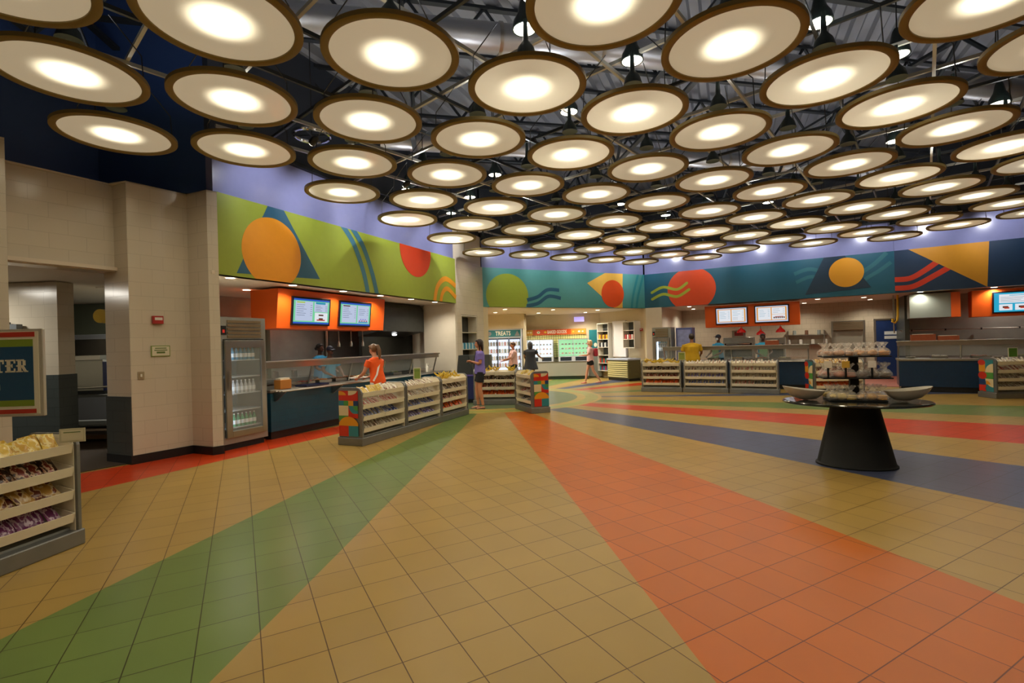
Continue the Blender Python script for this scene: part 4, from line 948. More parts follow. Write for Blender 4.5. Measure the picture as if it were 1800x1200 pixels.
# ------------------------------------------------------------------ alcove: treats freezer, baked goods wall
FA = Frame((-1.1, 20.2), (.4, 20.05))
r = thing('glass_door_freezer', 'three door glass freezer with a teal sign behind the centre rack', 'freezer', FA.at(0), FA.rz)
W_, H_ = 1.5, 2.15
mb = MB(); mb.box(0, W_, .1, .8, 0, .12); mb.box(0, .03, 0, .8, .12, 1.8); mb.box(W_ - .03, W_, 0, .8, .12, 1.8); mb.box(0, W_, .76, .8, .12, 1.8); mb.box(0, W_, 0, .8, 1.78, H_); mb.build('cabinet', mat('light grey cabinet', 'b8bcc0', .35), r)
MB().box(.04, W_ - .04, -.012, 0, 1.84, H_ - .04).build('sign_panel', mat('teal sign', '1f6e72', .4), r)
text_mesh('sign_lettering', 'TREATS', .24, mat('cream lettering', 'efe6cf', .5), r, (W_ / 2, -.016, 1.97), width=.62, bold=.004)
MB().disc(.18, 1.975, .09, -.018, -.012, 24).build('orange_badge', mat('art orange'), r)
MB().prism([(1.22, 1.87), (1.44, 1.87), (1.33, 2.08)], -.018, -.012, 'y').build('green_badge', mat('art green'), r)
MB().box(.03, W_ - .03, .7, .72, .14, 1.76).build('lit_back', mat('cold freezer glow', 'dfeaff', .4, emit=1.0), r)
for k in range(3):
    x0 = .04 + k * (W_ - .08) / 3; x1 = x0 + (W_ - .08) / 3 - .01; mb = MB()
    mb.box(x0, x0 + .025, -.03, 0, .14, 1.78); mb.box(x1 - .025, x1, -.03, 0, .14, 1.78); mb.box(x0, x1, -.03, 0, .14, .2); mb.box(x0, x1, -.03, 0, 1.73, 1.78)
    d = mb.build('door', mat('dark door frame', '3c4248', .4, .6), r); MB().box(x0 + .025, x1 - .025, -.02, -.014, .2, 1.73).build('door_glass', glass(), d)
    for q in range(5): MB().box(x0, x1, .05, .6, .3 + q * .29, .315 + q * .29).build('shelf', mat('white wire shelf', 'd8dce0', .4), r)
Mf = Matrix.Translation(FA.at(0)) @ Matrix.Rotation(FA.rz, 4, 'Z'); bc = ['c6c9cc', '3e5a40', '2c2f3a', 'b0605c', 'e6e2da', '5b4638']
for lv in range(5):
    for k in range(12):
        c = bc[(k * 3 + lv * 2 + k // 4) % 6]; p = Mf @ Vector((.12 + k * .115, .12, .316 + lv * .29))
        product('tub', 'food_carton', mat('carton ' + c, c, .4), lambda: MB().prism([(-.042, 0), (.042, 0), (.045, .13), (.02, .16), (-.02, .16), (-.045, .13)], -.03, .03, 'y'), p, (0, 0, FA.rz),
                'small frozen carton, %s from left, %s shelf from below, treats freezer' % (ORD[k], ORD[lv]), 'carton', 'cartons in the treats freezer')
# baked goods wall: grid tile field, sign band, display cases, counter base
FA.wall('wall_back', beige(), -.35, 1.62, 2.16, ZB, off=.05, th=.1)
FBk = Frame((.62, 21.55), (3.2, 21.25)); yt = tile_mat('yellow grid tile', 'd9cf86', '6d6440', .1, .1, .35, .009, 0, .05)
r = thing('tiled_wall_panel', 'yellow tile panel with dark grid lines behind the bakery cases', 'wall panel', FBk.at(0), FBk.rz)
MB().box(0, FBk.L, 0, .03, .9, 1.9).build('tile_field', yt, r)
r = thing('bakery_sign', 'long orange bakery sign band with food pictures above the yellow tiles', 'sign', FBk.at(0, -.05), FBk.rz)
MB().box(0, FBk.L, 0, .06, 1.88, 2.12).build('sign_board', mat('orange sign', 'cf4f1a', .4), r)
text_mesh('sign_lettering', 'BAKED GOODS', .2, mat('cream lettering'), r, (FBk.L * .52, -.006, 2.0), width=.82, bold=.004)
for k, (a, b, c, nm) in enumerate(((0, .3, 'c9962c', 'mustard'), (1.95, 2.58, 'd9852a', 'amber'), (.3, .42, 'b8481c', 'rust'))): MB().box(a, b, -.003, 0, 1.89, 2.11).build('sign_patch', mat('patch ' + c, c, .4), r)
for k, (a, c, rr_) in enumerate(((.55, 'e8e0c4', .07), (.55, '6f9a3c', .03), (.85, 'd9b02c', .055), (2.05, 'e2c04a', .04), (2.3, 'f0e2cc', .05), (2.45, 'f0e2cc', .04), (.1, 'e4cfa0', .05), (.22, 'e4cfa0', .05))): MB().disc(a, 2.0, rr_, -.006 - .001 * k, -.003, 20, ry=rr_ * .8).build('sign_motif', mat('motif ' + c, c, .4), r)
r = thing('counter_base', 'long pale counter base with dark plinth under the bakery display cases', 'counter', FBk.at(.1, -.75), FBk.rz)
MB().box(0, 2.55, 0, .75, .14, .72).build('body', mat('pale steel front', 'a8a79c', .4, .4), r); MB().box(.03, 2.52, .05, .7, 0, .14).build('plinth', mat('dark green plinth', '26352a', .4), r); MB().box(-.01, 2.56, -.02, .76, .72, .75).build('worktop', steel(), r)
def case(x, w, nm, glow, emit, doors):
    r = thing('display_case', nm, 'display case', FBk.at(x - .05, -.7, .751), FBk.rz); H_ = .93
    mb = MB(); mb.box(0, w, 0, .6, 0, .2); mb.box(0, .03, 0, .6, .2, H_); mb.box(w - .03, w, 0, .6, .2, H_); mb.box(0, w, 0, .6, H_ - .03, H_); mb.box(w / 2 - .015, w / 2 + .015, 0, .02, .2, H_); mb.build('case_frame', mat('light grey cabinet'), r)
    MB().box(.03, w - .03, .55, .58, .2, H_ - .03).build('lit_back', mat(glow[0], glow[1], .4, emit=emit), r)
    for k in (0, 1): MB().box(.08 + k * w / 2, w / 2 - .08 + k * w / 2, -.004, 0, .02, .18).build('vent_panel', mat('dark vent', '1c2530', .4), r)
    for k in (0, 1): MB().box(.03 + k * w / 2, w / 2 - .02 + k * w / 2, .002, .008, .2, H_ - .03).build('glass_pane', glass(), r)
    for q in range(3): MB().box(.03, w - .03, .05 + q * .1, .5, .3 + q * .19, .31 + q * .19).build('shelf', mat('white wire shelf'), r)
    return r
case(.12, 1.12, 'white lit bakery display case behind the black dress woman', ('cool case glow', 'dfeeff'), 1.1, 2)
case(1.45, 1.25, 'green lit bakery display case left of the blonde woman', ('green case glow', '8fe8a8'), .8, 2)
Mk = Matrix.Translation(FBk.at(0)) @ Matrix.Rotation(FBk.rz, 4, 'Z')
for cs, x0, n, cc in ((0, .2, 7, ('c89a5c', 'e8dccb', 'b55f4a')), (1, 1.58, 8, ('c78a4a', '5a8a3c', 'd8c08c'))):
    for lv in range(3):
        for k in range(n):
            c = cc[(k + lv) % 3]; p = Mk @ Vector((x0 + k * .145, -.7 + .2 + lv * .1, 1.062 + lv * .19))
            product('roll', 'bread_roll', mat('bun ' + c, c, .6), lambda: MB().ball((0, 0, .03), (.055, .04, .03), 12, 7), p, (0, 0, .2 * k), 'baked roll, %s from left, %s shelf, %s bakery case' % (ORD[k], ('bottom', 'middle', 'top')[lv], ('white', 'green')[cs]), 'pastry', 'baked goods in the display cases')
r = thing('wall_poster', 'teal poster panel with cream bottles to the right of the bakery sign', 'poster', FBk.at(FBk.L + .12, -.04, 1.2), FBk.rz)
MB().box(0, .48, 0, .03, 0, .85).build('poster', mat('teal sign'), r); MB().disc(.26, .2, .07, -.004, 0, 24, ry=.09).build('poster_motif', mat('motif e8e0c4', 'e8e0c4', .4), r); MB().box(.38, .45, -.004, 0, .12, .36).build('poster_motif', mat('motif e8e0c4'), r)
r = thing('steel_wall_panel', 'brushed steel wall panel below the teal poster', 'wall panel', FBk.at(FBk.L + .1, -.06), FBk.rz); MB().box(0, .52, 0, .05, .05, 1.18).build('panel', mat('matt steel panel', '8c9188', .5, .5), r)
r = thing('lilac_box', 'small lilac glowing box on the alcove wall above the bakery sign', 'sign', FBk.at(2.1, -.1, 2.42), FBk.rz); MB().box(0, .42, 0, .08, 0, .2).build('glow_box', mat('lilac glow', 'b0a4f0', .4, emit=.9), r)  # purple box of unknown use, its glow is emission in the material
# shelf niches on the right of the alcove and on the corner column
def niche(F, s, w, z0, z1, off, label, nsh, fill, wh, depth=.32):
    r = thing('wall_shelf', label, 'shelf unit', F.at(s, off, z0), F.rz); H_ = z1 - z0
    MB().box(.03, w - .03, depth - .02, depth, 0.03, H_ - .03).build('back_panel', mat('dark grey steel', '4a4c4a', .4, .5), r)
    for a in ((0, .03, 0, H_), (w - .03, w, 0, H_)): MB().box(a[0], a[1], 0, depth, a[2], a[3]).build('side_panel', mat('pale frame', 'cfc8b8', .5), r)
    for a in ((0, .03), (H_ - .03, H_)): MB().box(.03, w - .03, 0, depth, *a).build('cross_panel', mat('pale frame'), r)
    M_ = Matrix.Translation(F.at(s, off, z0)) @ Matrix.Rotation(F.rz, 4, 'Z')
    for k in range(nsh):
        z = H_ * (k + 1) / (nsh + 1); MB().box(.03, w - .03, 0.0, depth - .02, z - .015, z).build('shelf', shelf_w(), r)
    for lv, c in fill:
        z = (H_ * lv / (nsh + 1)) if lv else .03; n = int((w - .1) / .1)
        for q in range(n):
            cc = c if isinstance(c, str) else c[q % len(c)]
            p = M_ @ Vector((.09 + q * (w - .18) / max(1, n - 1), .1, z + .0005))
            product('goods', 'packaged_goods', mat('goods ' + cc, cc, .4), lambda: MB().prism([(-.04, 0), (.04, 0), (.04, .15), (.018, .19), (-.018, .19), (-.04, .15)], -.03, .03, 'y'), p, (0, 0, F.rz), 'packaged item, %s from left, %s shelf of %s' % (ORD[q], ORD[lv], wh), 'package', 'packages on %s' % wh)
niche(Frame(PE, PF), .3, 1.04, .42, 2.44, .0, 'tall wall shelf niche behind the purple shirt woman', 3, ((1, 'b53a52'), (2, ('2f8fb5', 'b9d2da'))), 'the niche behind the purple shirt woman')
niche(WS, .3, .75, .3, 2.3, -.3, 'tall shelf with yellow and blue goods in the middle of the alcove side', 5, ((0, ('2f7f9a', 'a83a52')), (1, ('c2402c', '3a7a6c')), (3, ('24262a', 'c8c8c4')), (4, ('d9a52a', '7a4a2c'))), 'the tall alcove shelf')
niche(WS, 1.95, .68, 1.25, 2.3, -.3, 'short shelf above the slatted cooler at the right of the alcove', 2, ((1, ('c04a4a', 'd8c8c0')),), 'the short alcove shelf')
r = thing('wall_panel', 'tall white wall panel between the two alcove shelves', 'wall panel', WS.at(1.1, -.12), WS.rz); MB().box(0, .8, 0, .1, .9, 2.35).build('panel', mat('bright white panel', 'dcd8d4', .35), r)
r = thing('open_cooler', 'low open cooler with yellow lit slatted front at the right of the alcove', 'cooler', WS.at(1.45, -.7), WS.rz)
MB().box(0, 1.25, 0, .6, .1, .8).build('body', mat('dark slat backing', '5c5834', .6), r); MB().box(.02, 1.23, .03, .57, 0, .1).build('plinth', black_base(), r); MB().box(-.01, 1.26, -.02, .61, .8, .86).build('rim', mat('pale blue rim', 'b9c4d8', .3), r)
mb = MB()
for k in range(8): mb.box(.04, 1.21, -.02, 0, .14 + k * .078, .19 + k * .078)
mb.build('slatted_front', mat('yellow lit slat', 'cfc488', .4, emit=.12), r)  # weak emission puts the yellow lit look into the slats
def alarm(F, s, off, z, lb, k=1.0):
    r = thing('fire_alarm', lb, 'fire alarm', F.at(s, off, z), F.rz)
    MB().box(-.06 * k, .06 * k, -.05, 0, -.05 * k, .05 * k).build('housing', mat('red plastic', 'a82420', .4), r, bevel=.004); MB().box(-.04 * k, .045 * k, -.056, -.05, -.005, .03 * k).build('window', mat('clear strobe', 'e2ddd4', .2), r)
alarm(WS, 2.72, -.0, 1.95, 'small red fire alarm box on the beige wall beside the short alcove shelf')
# fixtures on the tiled column beside the doorway
FC = Frame((-5.42, 7.01), (-5.0, 7.68))
alarm(FC, .34, -.005, 2.06, 'red fire alarm strobe on the white tiled column', 1.15)
r = thing('wall_sign', 'small green and cream sign below the red alarm on the tiled column', 'sign', FC.at(.25, -.006, 1.52), FC.rz)
MB().box(0, .25, -.012, 0, 0, .16).build('green_border', mat('olive green border', '7d9340', .5), r, bevel=.004); MB().box(.012, .238, -.014, -.012, .012, .148).build('cream_face', mat('cream face', 'd9d2b8', .5), r)
for k, (a, b, h) in enumerate(((.05, .2, .115), (.04, .21, .085), (.07, .18, .045))): MB().box(a, b, -.0155, -.014, h, h + (.014 if k < 2 else .028)).build('sign_line', mat('olive lettering', '5d7436', .5), r)
r = thing('light_switch', 'small steel switch plate low on the tiled column', 'switch', FC.at(.08, -.005, 1.2), FC.rz)
MB().box(0, .08, -.008, 0, 0, .11).build('plate', mat('warm steel plate', 'a8977a', .4, .4), r); MB().box(.03, .05, -.016, -.008, .035, .075).build('toggle', mat('white plastic'), r)
# register kiosk between the racks
r = thing('order_kiosk', 'dark grey sloped kiosk with blue base behind the banana rack, beside the purple shirt woman', 'kiosk', (-1.2, 13.42, 0), -.1)
MB().box(-.3, .6, -.2, .5, .1, .72).build('base', mat('deep blue laminate', '17255c', .35), r, bevel=.008); MB().box(-.26, .56, -.16, .46, 0, .1).build('plinth', dark_metal(), r); MB().box(-.32, .62, -.22, .52, .72, .76).build('top', mat('violet edge', '5a4c9a', .4), r)
MB().prism([(-.3, .76), (.15, .76), (.02, 1.28), (-.24, 1.28)], -.15, .35, 'y').build('hood', mat('charcoal laminate', '2c3230', .5), r); MB().prism([(.15, .76), (.6, .76), (.6, 1.28), (.02, 1.28)], -.1, .35, 'y').build('side_screen', mat('grey laminate', '474b48', .45), r)

# ------------------------------------------------------------------ back of the right kitchen
FK = Frame(PG, PH)
r = thing('blue_door', 'navy blue kitchen door with steel frame at the back of the right kitchen', 'door', FK.at(7.35, 3.38), FK.rz)
mb = MB(); mb.box(0, .06, 0, .1, 0, 2.08); mb.box(.96, 1.02, 0, .1, 0, 2.08); mb.box(0.06, .96, 0, .1, 2.02, 2.08); mb.build('door_frame', steel(), r)
MB().box(.06, .96, .02, .07, .01, 2.02).build('door_leaf', mat('navy door paint', '0d2a5a', .4), r); MB().box(.3, .72, .012, .02, 1.35, 1.62).build('notice', mat('pale notice', 'c8ccc8', .5), r); MB().box(.3, .72, .008, .012, 1.46, 1.5).build('notice_line', mat('navy door paint'), r)
MB().box(.74, .8, .0, .02, .5, 1.3).build('kick_strip', steel(), r)
r = thing('roller_shutter', 'steel roller shutter with louvred hood left of the navy door', 'shutter', FK.at(6.05, 3.35), FK.rz)
mb = MB()
for k in range(6): mb.box(.06, .98, -.1, 0, 1.72 + k * .05, 1.76 + k * .05)
mb.build('louvred_hood', mat('warm steel louvre'), r); mb = MB(); mb.box(0, .06, -.02, .1, .0, 2.05); mb.box(.98, 1.04, -.02, .1, 0, 2.05); mb.box(.06, .98, -.02, .1, 2.0, 2.05); mb.build('shutter_frame', steel(), r)
MB().box(.06, .98, .04, .06, .0, 1.72).build('curtain', mat('beige shutter', '9a9482', .4, .4), r)
r = thing('wall_shelving', 'steel wall shelf with kitchen goods left of the roller shutter', 'shelf', FK.at(4.5, 3.2, 1.2), FK.rz)
for k in range(2): MB().box(0, 1.45, 0, .28, k * .35, k * .35 + .03).build('shelf', steel(), r)
for k in range(2): MB().box(.1 + k * 1.2, .14 + k * 1.2, .02, .28, -.15, .55).build('bracket', steel(), r)
for k in range(7):
    p = FK.at(4.65 + k * .2, 3.32, 1.2305 + (.35 if k % 2 else 0)); c = ('c8c2b4', '8a8f86', 'd6cfc0', '6c4a34')[k % 4]
    product('tin', 'storage_tin', mat('tin ' + c, c, .4), lambda: MB().lathe([(.06, 0), (.06, .15), (.055, .155), (.055, .17)], 16), p, (0, 0, 0), 'kitchen tin on the %s wall shelf left of the shutter, %s from the left' % (('lower', 'upper')[k % 2], ORD[k]), 'tin', 'tins on the kitchen wall shelf')
def oven(F, s, off, w, lb, z=0, h=1.55):
    r = thing('kitchen_oven', lb, 'oven', F.at(s, off), F.rz); MB().box(0, w, 0, .7, .12, h).build('body', steel_d(), r, bevel=.01)
    for k in (0, 1): d = MB().box(.05, w - .05, -.03, 0, .25 + k * (h - .35) / 2, .2 + (k + .9) * (h - .35) / 2).build('oven_door', mat('dark oven glass', '1c1d1c', .15), r); MB().tube([(.1, -.06, .2 + (k + .85) * (h - .35) / 2), (w - .1, -.06, .2 + (k + .85) * (h - .35) / 2)], .012, 8).build('door_handle', steel(), d)
    for x in (.08, w - .08):
        for y in (.08, .62): MB().box(x - .025, x + .025, y - .025, y + .025, 0, .12).build('leg', steel_d(), r)
oven(FK, 2.6, .95, 1.0, 'wide steel oven behind the middle counter below the screens'); oven(FK, 3.8, .95, .8, 'narrower steel oven right of the wide oven behind the middle counter', h=1.5)
r = thing('hot_food_box', 'small steel box with red label on top of the wide oven', 'box', FK.at(2.9, 1.0, 1.551), FK.rz); MB().box(0, .45, 0, .3, 0, .26).build('body', mat('pale steel front'), r); MB().box(.08, .37, -.004, 0, .06, .2).build('red_label', mat('red label', '9c2c28', .5), r)
r = thing('extraction_hood', 'steel extraction hood with an orange end panel under the navy mural', 'hood', WN.at(.35, .35, 1.98), WN.rz)
MB().box(0, .95, 0, .9, 0, .72).build('hood_body', mat('matt steel panel'), r, bevel=.008); MB().box(.951, 1.16, .0, .9, 0, .72).build('orange_end', orange_p(), r)
r = thing('gas_pipe', 'curved yellow gas pipe hanging beside the extraction hood', 'pipe', WN.at(.1, .9, 1.75), WN.rz)
MB().tube([(0, 0, 1.0), (0, 0, .35), (-.02, 0, .2), (-.08, 0, .12), (-.14, 0, .16), (-.13, 0, .26)], .03, 10).build('pipe', mat('yellow gas pipe', 'd8ac1c', .4), r, smooth=True)
MB().tube([(-.1, .05, 1.0), (-.1, .05, -.2)], .02, 8).build('conduit', steel(), r)
r = thing('wall_rail', 'long steel rail on the splashback behind the right counter', 'rail', WN.at(.2, 2.2, 1.62), WN.rz)
MB().tube([(0, 0, 0), (5, 0, 0)], .02, 8).build('rail', steel(), r)
for k in range(6): MB().box(.3 + k * .85, .34 + k * .85, -.02, .09, -.03, .03).build('bracket', dark_metal(), r)
# ------------------------------------------------------------------ left booth hardware
r = thing('wall_pipe', 'vertical steel pipe on the back wall of the left booth', 'pipe', WL.at(4.9, 2.66, 0)); MB().tube([(0, 0, 0), (0, 0, 2.75)], .045, 12).build('pipe', steel(), r, smooth=True); MB().box(-.08, .08, .02, .1, 1.2, 1.3).build('bracket', dark_metal(), r)
r = thing('extraction_hood', 'dark steel extraction hood right of the orange menu box in the left booth', 'hood', WL.at(5.0, 1.0, 1.85), WL.rz); MB().prism([(0, .12), (.7, 0), (.7, .9), (.12, .9), (0, .75)], 0, 2.0, 'x').build('hood_body', mat('dark hood steel'), r, bevel=.008); MB().lathe([(.05, -.03), (.07, 0), (.001, .01)], 16, M=Matrix.Translation((1.0, .3, .05))).build('hood_light', mat('hood lamp', 'ffffff', .3, emit=5), r)
r = thing('back_worktop', 'long steel worktop along the back wall of the left booth', 'worktop', WL.at(.95, 2.22), WL.rz); MB().box(0, 4, 0, .55, .85, .9).build('worktop', steel(), r)
for x in (.1, 1.95, 3.9): MB().box(x - .03, x + .03, .05, .5, 0, .85).build('leg_frame', steel_d(), r)
for k in range(5):
    lathe_obj('storage_tin', [(.07, 0), (.07, .16), (.05, .18)], steel(), WL.at(1.4 + k * .55, 2.45, .901), 'round steel tin on the back worktop of the left booth, %s from the left' % ORD[k], 'tin', 'tins on the left booth worktop')

# ------------------------------------------------------------------ kitchen behind the left doorway
r = thing('dish_table', 'steel dish table with side rail seen through the left doorway', 'table', (-8.5, 8.75, 0))
MB().box(0, 1.75, 0, .75, .82, .86).build('table_top', steel(), r); MB().tube([(0, -.03, .99), (1.0, -.03, .99), (1.7, -.03, 1.02)], .016, 8).build('rail', steel(), r)
for x in (.06, 1.69):
    for y in (.06, .69): MB().tube([(x, y, 0), (x, y, .82)], .022, 8).build('leg', steel(), r)
MB().box(.05, 1.7, .05, .7, .3, .33).build('lower_shelf', steel_d(), r)
r = thing('prep_machine', 'pale steel kitchen machine with blue sides on the dish table', 'machine', (-7.93, 8.95, .861)); MB().box(0, .5, 0, .4, .06, .62).build('body', mat('pale steel front'), r, bevel=.01); MB().box(-.22, 0, .02, .38, .06, .5).build('blue_bin', mat('deep blue laminate'), r); MB().box(-.03, .5, -.05, .42, .62, .7).build('top_tray', steel(), r); MB().box(.5, .57, 0, .4, .06, .58).build('blue_side', mat('deep blue laminate'), r); MB().box(0, .5, .03, .37, 0, .06).build('feet', dark_metal(), r)
r = thing('dish_washer', 'tall grey steel dishwasher hood deep in the left kitchen', 'dishwasher', (-9.5, 10.4, 0)); MB().box(0, 1.3, 0, .8, .2, 2.0).build('body', mat('plain grey steel', '93969a', .4, .5), r, bevel=.01); MB().box(.05, 1.25, -.02, 0, 1.1, 1.9).build('door', steel(), r)  # one even grey steel colour on the body
for x in (.08, 1.22): MB().box(x - .03, x + .03, .05, .75, 0, .2).build('leg_frame', steel_d(), r)
r = thing('hose_reel', 'yellow round hose reel hanging under the kitchen ceiling', 'hose reel', (-7.12, 8.6, 2.24)); MB().lathe([(.04, -.04), (.12, -.05), (.12, -.03), (.06, 0), (.12, .03), (.12, .05), (.04, .04)], 24, M=Matrix.Rotation(PI / 2, 4, 'X')).build('reel', mat('yellow hose', 'c9a81e', .4), r, smooth=True); MB().tube([(.08, 0, 0), (.1, 0, .3), (.1, 0, .52)], .02, 8).build('hose', mat('yellow hose'), r, smooth=True)
r = thing('storage_rack', 'brown wooden crate rack under the dish table', 'rack', (-8.4, 8.85, .013)); MB().box(0, 1.5, 0, .5, .05, .12).build('deck', mat('brown slat wood', '5c4020', .6), r)
for x in (.1, 1.4): MB().box(x - .04, x + .04, 0, .5, 0, .05).build('foot', mat('brown slat wood'), r)
r = thing('paper_dispenser', 'dark paper towel dispenser high on the white tiled kitchen wall', 'dispenser', (-8.25, 7.77, 1.83)); MB().box(0, .26, 0, .12, 0, .3).build('housing', mat('smoked plastic', '20242a', .25), r, bevel=.01)
MB().box(.2, .44, .02, .12, 0.02, .26).build('side_box', mat('grey plastic', '6b7072', .4), r)

# ------------------------------------------------------------------ big sign on a stand at the left edge
r = thing('directional_sign', 'large framed sign with blue field, green bands and red stripes at the left edge', 'sign', (-4.78, 4.02, 0), math.radians(4))
cream = mat('cream sign stock', 'e0d6bd', .45)
MB().box(0, .9, 0, .03, 1.08, 1.80).build('frame', mat('silver sign frame', 'c9c4b6', .3, .6), r, bevel=.005)
MB().box(.03, .87, -.004, 0, 1.10, 1.78).build('cream_field', cream, r)
MB().box(.03, .845, -.006, -.004, 1.735, 1.775).build('red_stripe', mat('sign red', 'b8301c', .45), r); MB().box(.03, .845, -.006, -.004, 1.105, 1.14).build('red_stripe', mat('sign red'), r)
MB().box(.03, .83, -.006, -.004, 1.655, 1.715).build('green_band', mat('sign green', '7f9426', .45), r); MB().box(.03, .83, -.006, -.004, 1.165, 1.215).build('green_band', mat('sign green'), r)
MB().box(.03, .83, -.006, -.004, 1.215, 1.655).build('blue_field', mat('sign blue', '0c4468', .4), r)
mb = MB(); H_ = .105; bz = 1.445
def slab(x0, x1, z0, z1): mb.box(x0, x1, -.009, -.006, bz + z0 * H_, bz + z1 * H_)
def letter(ch, x, w):
    if ch == 'T': slab(x, x + w, .84, 1); slab(x, x + .012, .66, .84); slab(x + w - .012, x + w, .66, .84); slab(x + w / 2 - .014, x + w / 2 + .014, .0, .84); slab(x + w / 2 - .03, x + w / 2 + .03, 0, .1)
    if ch == 'E': slab(x, x + w, .88, 1); slab(x, x + w, 0, .12); slab(x + .012, x + .04, 0, 1); slab(x, x + .045, .45, .57); slab(x + .04, x + w * .72, .45, .57); slab(x + w - .012, x + w, .7, 1); slab(x + w - .012, x + w, 0, .3); slab(x + w * .62, x + w * .72, .36, .66)
    if ch == 'R':
        slab(x, x + w * .7, .88, 1); slab(x + .012, x + .038, 0, 1); slab(x, x + .05, 0, .1); slab(x, x + w * .7, .44, .55); slab(x + w * .6, x + w * .84, .52, .92)
        mb.prism([(x + w * .42, bz + .48 * H_), (x + w * .68, bz + .48 * H_), (x + w * 1.0, bz), (x + w * .72, bz)], -.009, -.006, 'y'); slab(x + w * .7, x + w * 1.06, 0, .1)
for ch, x, w_ in (('T', .52, .085), ('E', .615, .078), ('R', .70, .085)): letter(ch, x, w_)
mb.build('sign_lettering', cream, r)
MB().box(.38, .57, -.009, -.006, 1.3, 1.345).build('arrow', cream, r)
MB().tube([(.45, .04, 0), (.45, .04, 1.2)], .02, 10).build('post', steel(), r); MB().lathe([(.2, 0), (.2, .012), (.03, .02)], 28, M=Matrix.Translation((.45, .04, 0))).build('foot', dark_metal(), r)
# tags clipped on racks
def rack_sign(x, y, z, rz, w, h, c1, c2, lb):
    r = thing('shelf_sign', lb, 'sign', (x, y, z), rz); MB().box(-w / 2, w / 2, -.004, .004, 0, h).build('frame', mat('frame ' + c1, c1, .5), r); MB().box(-w / 2 + .014, w / 2 - .014, -.006, -.004, .014, h - .014).build('face', mat('face ' + c2, c2, .5), r)
    MB().box(-w / 3, w / 3, -.0075, -.006, h * .7, h * .76).build('sign_line', mat('olive lettering'), r)
    return r
rack_sign(-3.58, 4.0, .87, math.atan2(.2, 1.19) + .15, .17, .11, 'c9c0a0', 'ddd2b4', 'small cream tag clipped to the far top corner of the near left rack')
p = G0 + GD * 1.75; rack_sign(p.x - .1, p.y + .02, HG + .001, ga_ - .9, .14, .22, 'd8cfb6', '7c9440', 'green shelf sign standing on the middle rack of the left row')
rack_sign(4.97, 14.5, .93, -.1, .2, .24, 'd8cfb6', '8a9440', 'green shelf sign standing between the first and second racks of the right row')
rack_sign(11.45, 11.3, .93, -.1, .2, .22, 'd8cfb6', '4f7f2c', 'green shelf sign on the rack at the right edge')
# sparkling ring fixture near the green mural
r = thing('ring_fixture', 'shiny ring shaped ceiling fixture between the discs near the green mural', 'ceiling fixture', up(548, 238, 5.3))
n = 40; mb = MB(); mb.tube([(.3 * math.cos(2 * PI * k / n), .3 * math.sin(2 * PI * k / n), 0) for k in range(n + 1)], .035, 8); mb.build('ring', mat('bright chrome', 'd8dadc', .12, 1), r, smooth=True); MB().tube([(0, 0, .02), (0, 0, 1.7)], .01, 6).build('stem', wire_m, r)
mb = MB(); mb.box(-.3, .3, -.012, .012, -.012, .012); mb.box(-.012, .012, -.3, .3, -.012, .012); mb.build('cross_bar', dark_metal(), r)

